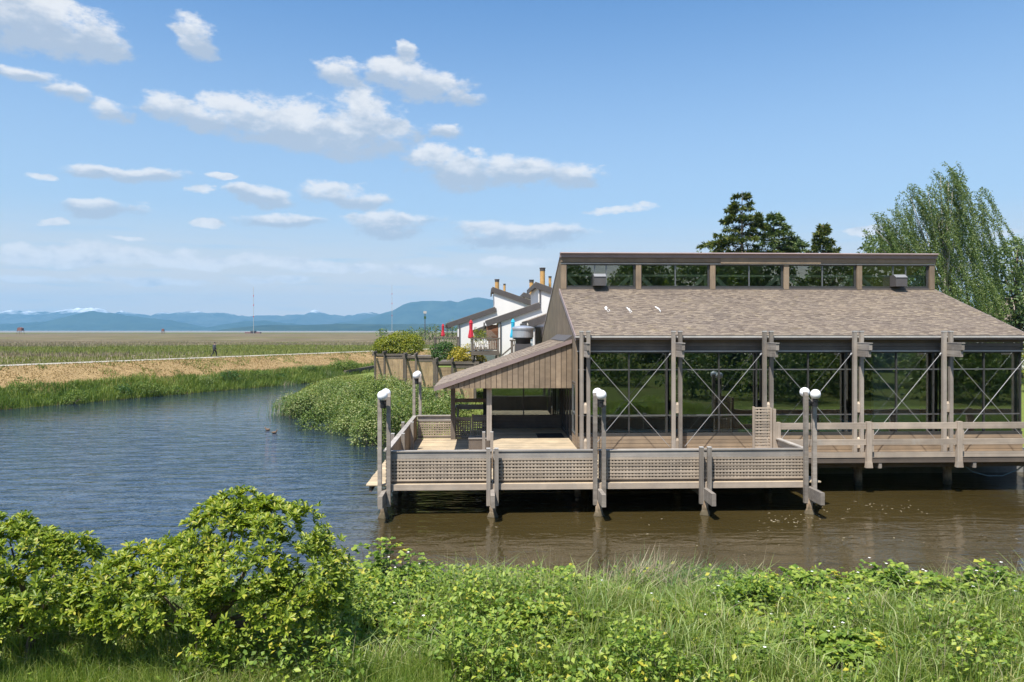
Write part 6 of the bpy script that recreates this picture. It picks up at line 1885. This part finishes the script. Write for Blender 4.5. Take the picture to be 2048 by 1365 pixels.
# ------------------------------------------------------------ trees
def tree_blob(px, py_top, zc, wpx, label, mat, base_z=1.2, lsize=.28, dens=14, name='broad_tree', crown_lo=.3, group=None, seed=1, nb=16, bark='bark', XY=None, H=None, Wm=None):
    r_ = random.Random(seed)
    if XY is None:
        c = at(px, py_top, zc=zc); H = c.z - base_z; Wm = wpx * zc / F; x, y = c.x, c.y
    else: x, y = XY
    T = thing(name, label, 'tree', (x, y, base_z), group)
    tr = MB(); tr.path([(x, y, base_z - .2), (x + .1, y, base_z + H * .3), (x - .1, y, base_z + H * .62), (x, y, base_z + H * .9)], [.03 * H * .7, .022 * H * .7, .012 * H, .004 * H], 8)
    bl = []
    for i in range(nb):
        t = crown_lo + (1 - crown_lo) * (i + .5) / nb
        env = math.sin(math.pi * min(1, (t - crown_lo) / (1 - crown_lo) * .82 + .16)) ** .7
        a = i * 2.4 + r_.uniform(-.4, .4); rr = Wm * .5 * env * r_.uniform(.3, .72)
        b = Wm * r_.uniform(.15, .24)
        q = (x + rr * math.cos(a), y + rr * math.sin(a), base_z + H * (t * .9 + .02), b, b, b * r_.uniform(.7, 1.0))
        bl.append(q)
        tr.path([(x, y, base_z + H * t * .62), ((x + q[0]) / 2, (y + q[1]) / 2, base_z + H * t * .8), q[:3]], [.008 * H, .005 * H, .002 * H], 5)
    tr.build('trunk', bark, T, smooth=True)
    V, Fa = leafy(bl, dens, lsize, .6, .3, .5)
    np_mesh('crown', V, Fa, mat, T, 3, 'stuff')
    return T

def conifer(px, py_top, zc, wpx, label, mat='conifer', base_z=1.2, seed=1, ragged=.35, whorls=22, name='conifer_tree', bare=.12):
    r_ = random.Random(seed); c = at(px, py_top, zc=zc); H = c.z - base_z; Wm = wpx * zc / F
    T = thing(name, label, 'tree', (c.x, c.y, base_z))
    tr = MB(); tr.path([(c.x, c.y, base_z - .2), (c.x, c.y, base_z + H * .5), (c.x, c.y, base_z + H * .985)], [.016 * H, .009 * H, .001 * H], 8)
    Ps, Ds, Ns, Ls = [], [], [], []
    for w in range(whorls):
        t = bare + (1 - bare) * (w + r_.uniform(0, .6)) / whorls
        if t > .985: continue
        n = r_.randint(5, 7)
        for b in range(n):
            a = r_.uniform(0, 6.28); ln = Wm * .5 * (1 - t) ** .95 * r_.uniform(1 - ragged, 1 + ragged * .55) + .25
            s0 = Vector((c.x, c.y, base_z + H * t)); d = Vector((math.cos(a), math.sin(a), 0))
            e = s0 + d * ln + Vector((0, 0, ln * r_.uniform(-.22, .12))); m_ = s0 + d * ln * .5 + Vector((0, 0, ln * .10))
            tr.path([s0, m_, e], [.012 * ln + .02, .008 * ln + .012, .008], 4, cap=False)
            k = int(10 + ln * 18)
            for j in range(k):
                u = .18 + .82 * math.sqrt(r_.random()); p = s0.lerp(m_, u).lerp(m_.lerp(e, u), u)
                sd = Vector((-d.y, d.x, 0)) * r_.uniform(-1, 1)
                p2 = p + sd * (.30 * ln * (1.15 - u)) + Vector((0, 0, r_.uniform(-.10, .08)))
                Ps.append(p2); Ds.append(d * .7 + sd * .8 + Vector((0, 0, r_.uniform(-.55, .25)))); Ns.append(Vector((r_.uniform(-.6, .6), r_.uniform(-.6, .6), 1))); Ls.append(r_.uniform(.28, .62))
    tr.build('trunk', 'bark', T, smooth=True)
    Ps, Ds, Ns, Ls = map(np.array, (Ps, Ds, Ns, Ls))
    # each spray is a little fan of three blades
    V, Fa = join_geo([leaf_geo(Ps, Ds + rng.normal(0, .45, Ds.shape), Ns + rng.normal(0, .5, Ns.shape), Ls * rng.uniform(.7, 1.1, len(Ls)), Ls * .26) for _ in range(3)])
    np_mesh('crown', V, Fa, mat, T, 3, 'stuff')
    return T

def weeping_birch(px, py_top, zc, label, lobes, seed=5, lean=.38, base_z=1.2, trunk_px=None, strands=17):
    r_ = random.Random(seed); c = at(trunk_px or px, py_top, zc=zc)
    T = thing('weeping_birch', label, 'tree', (c.x, c.y, base_z)); H = c.z - base_z
    tr = MB(); tr.path([(c.x, c.y, base_z - .2), (c.x - .1, c.y, base_z + H * .35), (c.x + .2, c.y, base_z + H * .7), (c.x + .3, c.y, base_z + H * .92)], [.34, .26, .14, .04], 8)
    Ps, Ds, Ns = [], [], []
    k = zc / F
    for (lx, ly, lw, lh, drop) in lobes:
        q = at(lx, ly, zc=zc + r_.uniform(-2.2, 2.2)); 
        tr.path([(c.x, c.y, base_z + H * .3 + r_.uniform(0, .25) * H), ((c.x + q.x) / 2, (c.y + q.y) / 2, (base_z + H * .35 + q.z) / 2 + .6), (q.x, q.y, q.z)], [.10, .06, .02], 5)
        for s in range(strands):
            a = r_.uniform(0, 6.28); rr = math.sqrt(r_.random()); ln_ = lean * r_.uniform(.1, 1.7)
            p = Vector((q.x + lw * k * rr * math.cos(a), q.y + lw * k * rr * math.sin(a), q.z + lh * k * r_.uniform(-.6, 1.0)))
            ln = drop * k * r_.uniform(.5, 1.15); step = .105
            d = Vector((r_.uniform(-.15, .75), r_.uniform(-.5, .5), .35))
            for i in range(int(ln / step)):
                d = d * .86 + Vector((ln_ * .14, r_.uniform(-.03, .03), -.15)); dn = d.normalized(); p = p + dn * step
                for _ in range(7):
                    Ps.append(p + Vector((r_.gauss(0, .085), r_.gauss(0, .085), r_.gauss(0, .07))))
                    Ds.append(dn + Vector((r_.gauss(0, .55), r_.gauss(0, .55), r_.gauss(0, .4)))); Ns.append(Vector((r_.gauss(0, 1), r_.gauss(-.5, 1), r_.gauss(.4, 1))))
    tr.build('trunk', 'bark_pale', T, smooth=True)
    Ps, Ds, Ns = map(np.array, (Ps, Ds, Ns)); n = len(Ps)
    Lf = rng.uniform(.08, .16, n)
    V, Fa = leaf_geo(Ps, Ds, Ns, Lf, Lf * .62)
    np_mesh('crown', V, Fa, 'birch', T, 3, 'stuff')

conifer(1484, 376, 74, 400, 'tall dark fir with a ragged open top rising behind the clerestory', seed=3, whorls=21, ragged=.5, bare=.35)
conifer(1548, 424, 78, 420, 'dark pine at the right side of the tall fir', 'pine', seed=29, whorls=22, ragged=.45, bare=.35, name='pine_tree')
tree_blob(1440, 484, 80, 80, 'low dark evergreen at the left foot of the tall fir', 'conifer', lsize=.4, dens=16, name='pine_tree', crown_lo=.3, seed=7)
tree_blob(1392, 494, 84, 50, 'tuft of a distant pine just showing over the clerestory roof left of the fir', 'pine', lsize=.4, dens=16, name='pine_tree', crown_lo=.35, seed=9)
conifer(1646, 446, 82, 210, 'small pointed conifer alone over the roof between the fir and the birch', seed=11, whorls=26, ragged=.5, bare=.4)
tree_blob(1765, 468, 76, 150, 'bushy pine crown left of the birch, low over the roof', 'pine', lsize=.36, dens=26, name='pine_tree', crown_lo=.35, seed=13, nb=20)
weeping_birch(1905, 330, 60, 'tall weeping birch blown to the right beyond the pavilion\'s right end',
    [(1881, 352, 38, 18, 90), (1906, 365, 40, 20, 130), (1856, 385, 45, 22, 140), (1922, 390, 36, 20, 170), (1826, 420, 45, 20, 130), (1821, 395, 26, 14, 90), (1876, 430, 60, 28, 180), (1937, 430, 30, 20, 200), (1776, 440, 32, 20, 110),
     (1751, 460, 30, 22, 110), (1791, 480, 42, 22, 120), (1836, 480, 55, 25, 170), (1901, 490, 60, 28, 200), (1937, 500, 32, 25, 190), (1856, 530, 60, 26, 160), (1806, 520, 45, 22, 100), (1902, 560, 55, 28, 150), (1942, 570, 30, 24, 120),
     (1876, 590, 45, 25, 100), (1766, 500, 36, 22, 90), (1846, 445, 50, 25, 120), (1902, 440, 45, 25, 160)], trunk_px=1890, strands=14, lean=.42)
tree_blob(2035, 470, 70, 130, 'dense dark pine at the right edge behind the birch', 'pine', lsize=.34, dens=28, name='pine_tree', crown_lo=.2, seed=17, nb=24)
tree_blob(1962, 605, 63, 70, 'bright green bush under the birch at the roof\'s right corner', 'tree_leaf', lsize=.2, dens=30, name='leafy_bush', crown_lo=.15, seed=19)
tree_blob(1935, 570, 66, 130, 'leafy thicket below the birch behind the roof slope', 'tree_leaf', lsize=.22, dens=24, name='leafy_bush', crown_lo=.1, seed=21)
tree_blob(2052, 684, 60, 50, 'yellow-green shrub at the right edge in front of the pale house', 'hedge_yellow', lsize=.2, dens=30, name='leafy_bush', crown_lo=.1, seed=22)
# distant trees along the marsh
FT = [(858, 652, 330, 22), (872, 648, 300, 24), (895, 643, 250, 30), (845, 658, 420, 26), (905, 640, 210, 30), (820, 660, 520, 28), (835, 659, 480, 20), (765, 660, 620, 24), (880, 665, 170, 22), (915, 655, 160, 30)]
for i, (px, py, zc, w) in enumerate(FT):
    tree_blob(px, py, zc, w, 'small green tree in the distant line beyond the marsh, left of the white townhouses', 'tree_leaf', base_z=.95, lsize=.7 * zc / 300, dens=3.0 * (300 / zc) ** 2, name='distant_tree', crown_lo=.1, seed=30 + i, nb=9, group='distant trees beyond the marsh')

# ---- trees and hedge on the lawn behind the camera: the windows mirror them
MT = [(24, -10, 13, 12), (34, -16, 15, 13), (46, -8, 14, 13), (58, -14, 15, 14), (72, -6, 14, 14), (12, -34, 15, 13), (0, -44, 16, 14), (-13, -38, 15, 13), (-27, -34, 16, 14), (-42, -40, 16, 14), (24, -38, 16, 14), (38, -42, 17, 15), (54, -38, 17, 16), (70, -34, 17, 16), (88, -20, 16, 15), (-6, -66, 17, 16), (-24, -66, 18, 16), (12, -66, 17, 16), (30, -68, 18, 17), (50, -70, 18, 17)]
for i, (x, y, H, W) in enumerate(MT):
    tree_blob(0, 0, 0, 0, 'leafy dark tree across the lawn, seen mirrored in the pavilion\'s windows', 'tree_leaf', base_z=.9, lsize=.5, dens=15, name='lawn_tree', crown_lo=.06, seed=60 + i, nb=18, group='lawn trees mirrored in the windows', XY=(x, y), H=H, Wm=W)

LB = [(17, 1, 3.6, 6), (23, 3, 4.6, 7), (30, 0, 5.0, 7), (37, 4, 5.2, 8), (45, 2, 5.4, 8), (54, 5, 5.5, 9), (64, 3, 5.5, 9), (13, -12, 3.2, 7), (-2, -22, 3.4, 9), (-16, -20, 4.0, 9)]
for i, (x, y, H, W) in enumerate(LB):
    tree_blob(0, 0, 0, 0, 'broad lawn bush seen mirrored low in the pavilion\'s windows', 'bush', base_z=.9, lsize=.32, dens=16, name='lawn_bush', crown_lo=.04, seed=90 + i, nb=14, group='lawn bushes mirrored in the windows', XY=(x, y), H=H, Wm=W)

# ------------------------------------------------------------ air
HAZE_DENSITY = 0.000066
def build_haze():
    me = bpy.data.meshes.new('haze')
    x, y0, y1, z0, z1 = 15800, -300, 15300, -8.0, 720
    v = [(a, b, c) for a in (-x, x) for b in (y0, y1) for c in (z0, z1)]
    me.from_pydata(v, [], [(0, 1, 3, 2), (4, 6, 7, 5), (0, 4, 5, 1), (2, 3, 7, 6), (0, 2, 6, 4), (1, 5, 7, 3)])
    m = bpy.data.materials.new('haze_air'); m.use_nodes = True
    n = m.node_tree.nodes; n.clear()
    pv = n.new('ShaderNodeVolumePrincipled')
    pv.inputs['Color'].default_value = (0.30, 0.66, 1.0, 1)
    pv.inputs['Density'].default_value = HAZE_DENSITY
    pv.inputs['Anisotropy'].default_value = 0.0
    o_ = n.new('ShaderNodeOutputMaterial'); m.node_tree.links.new(pv.outputs[0], o_.inputs['Volume'])
    me.materials.append(m)
    o = bpy.data.objects.new('haze', me); link(o); o['kind'] = 'stuff'
if HAZE_DENSITY > 0: build_haze()
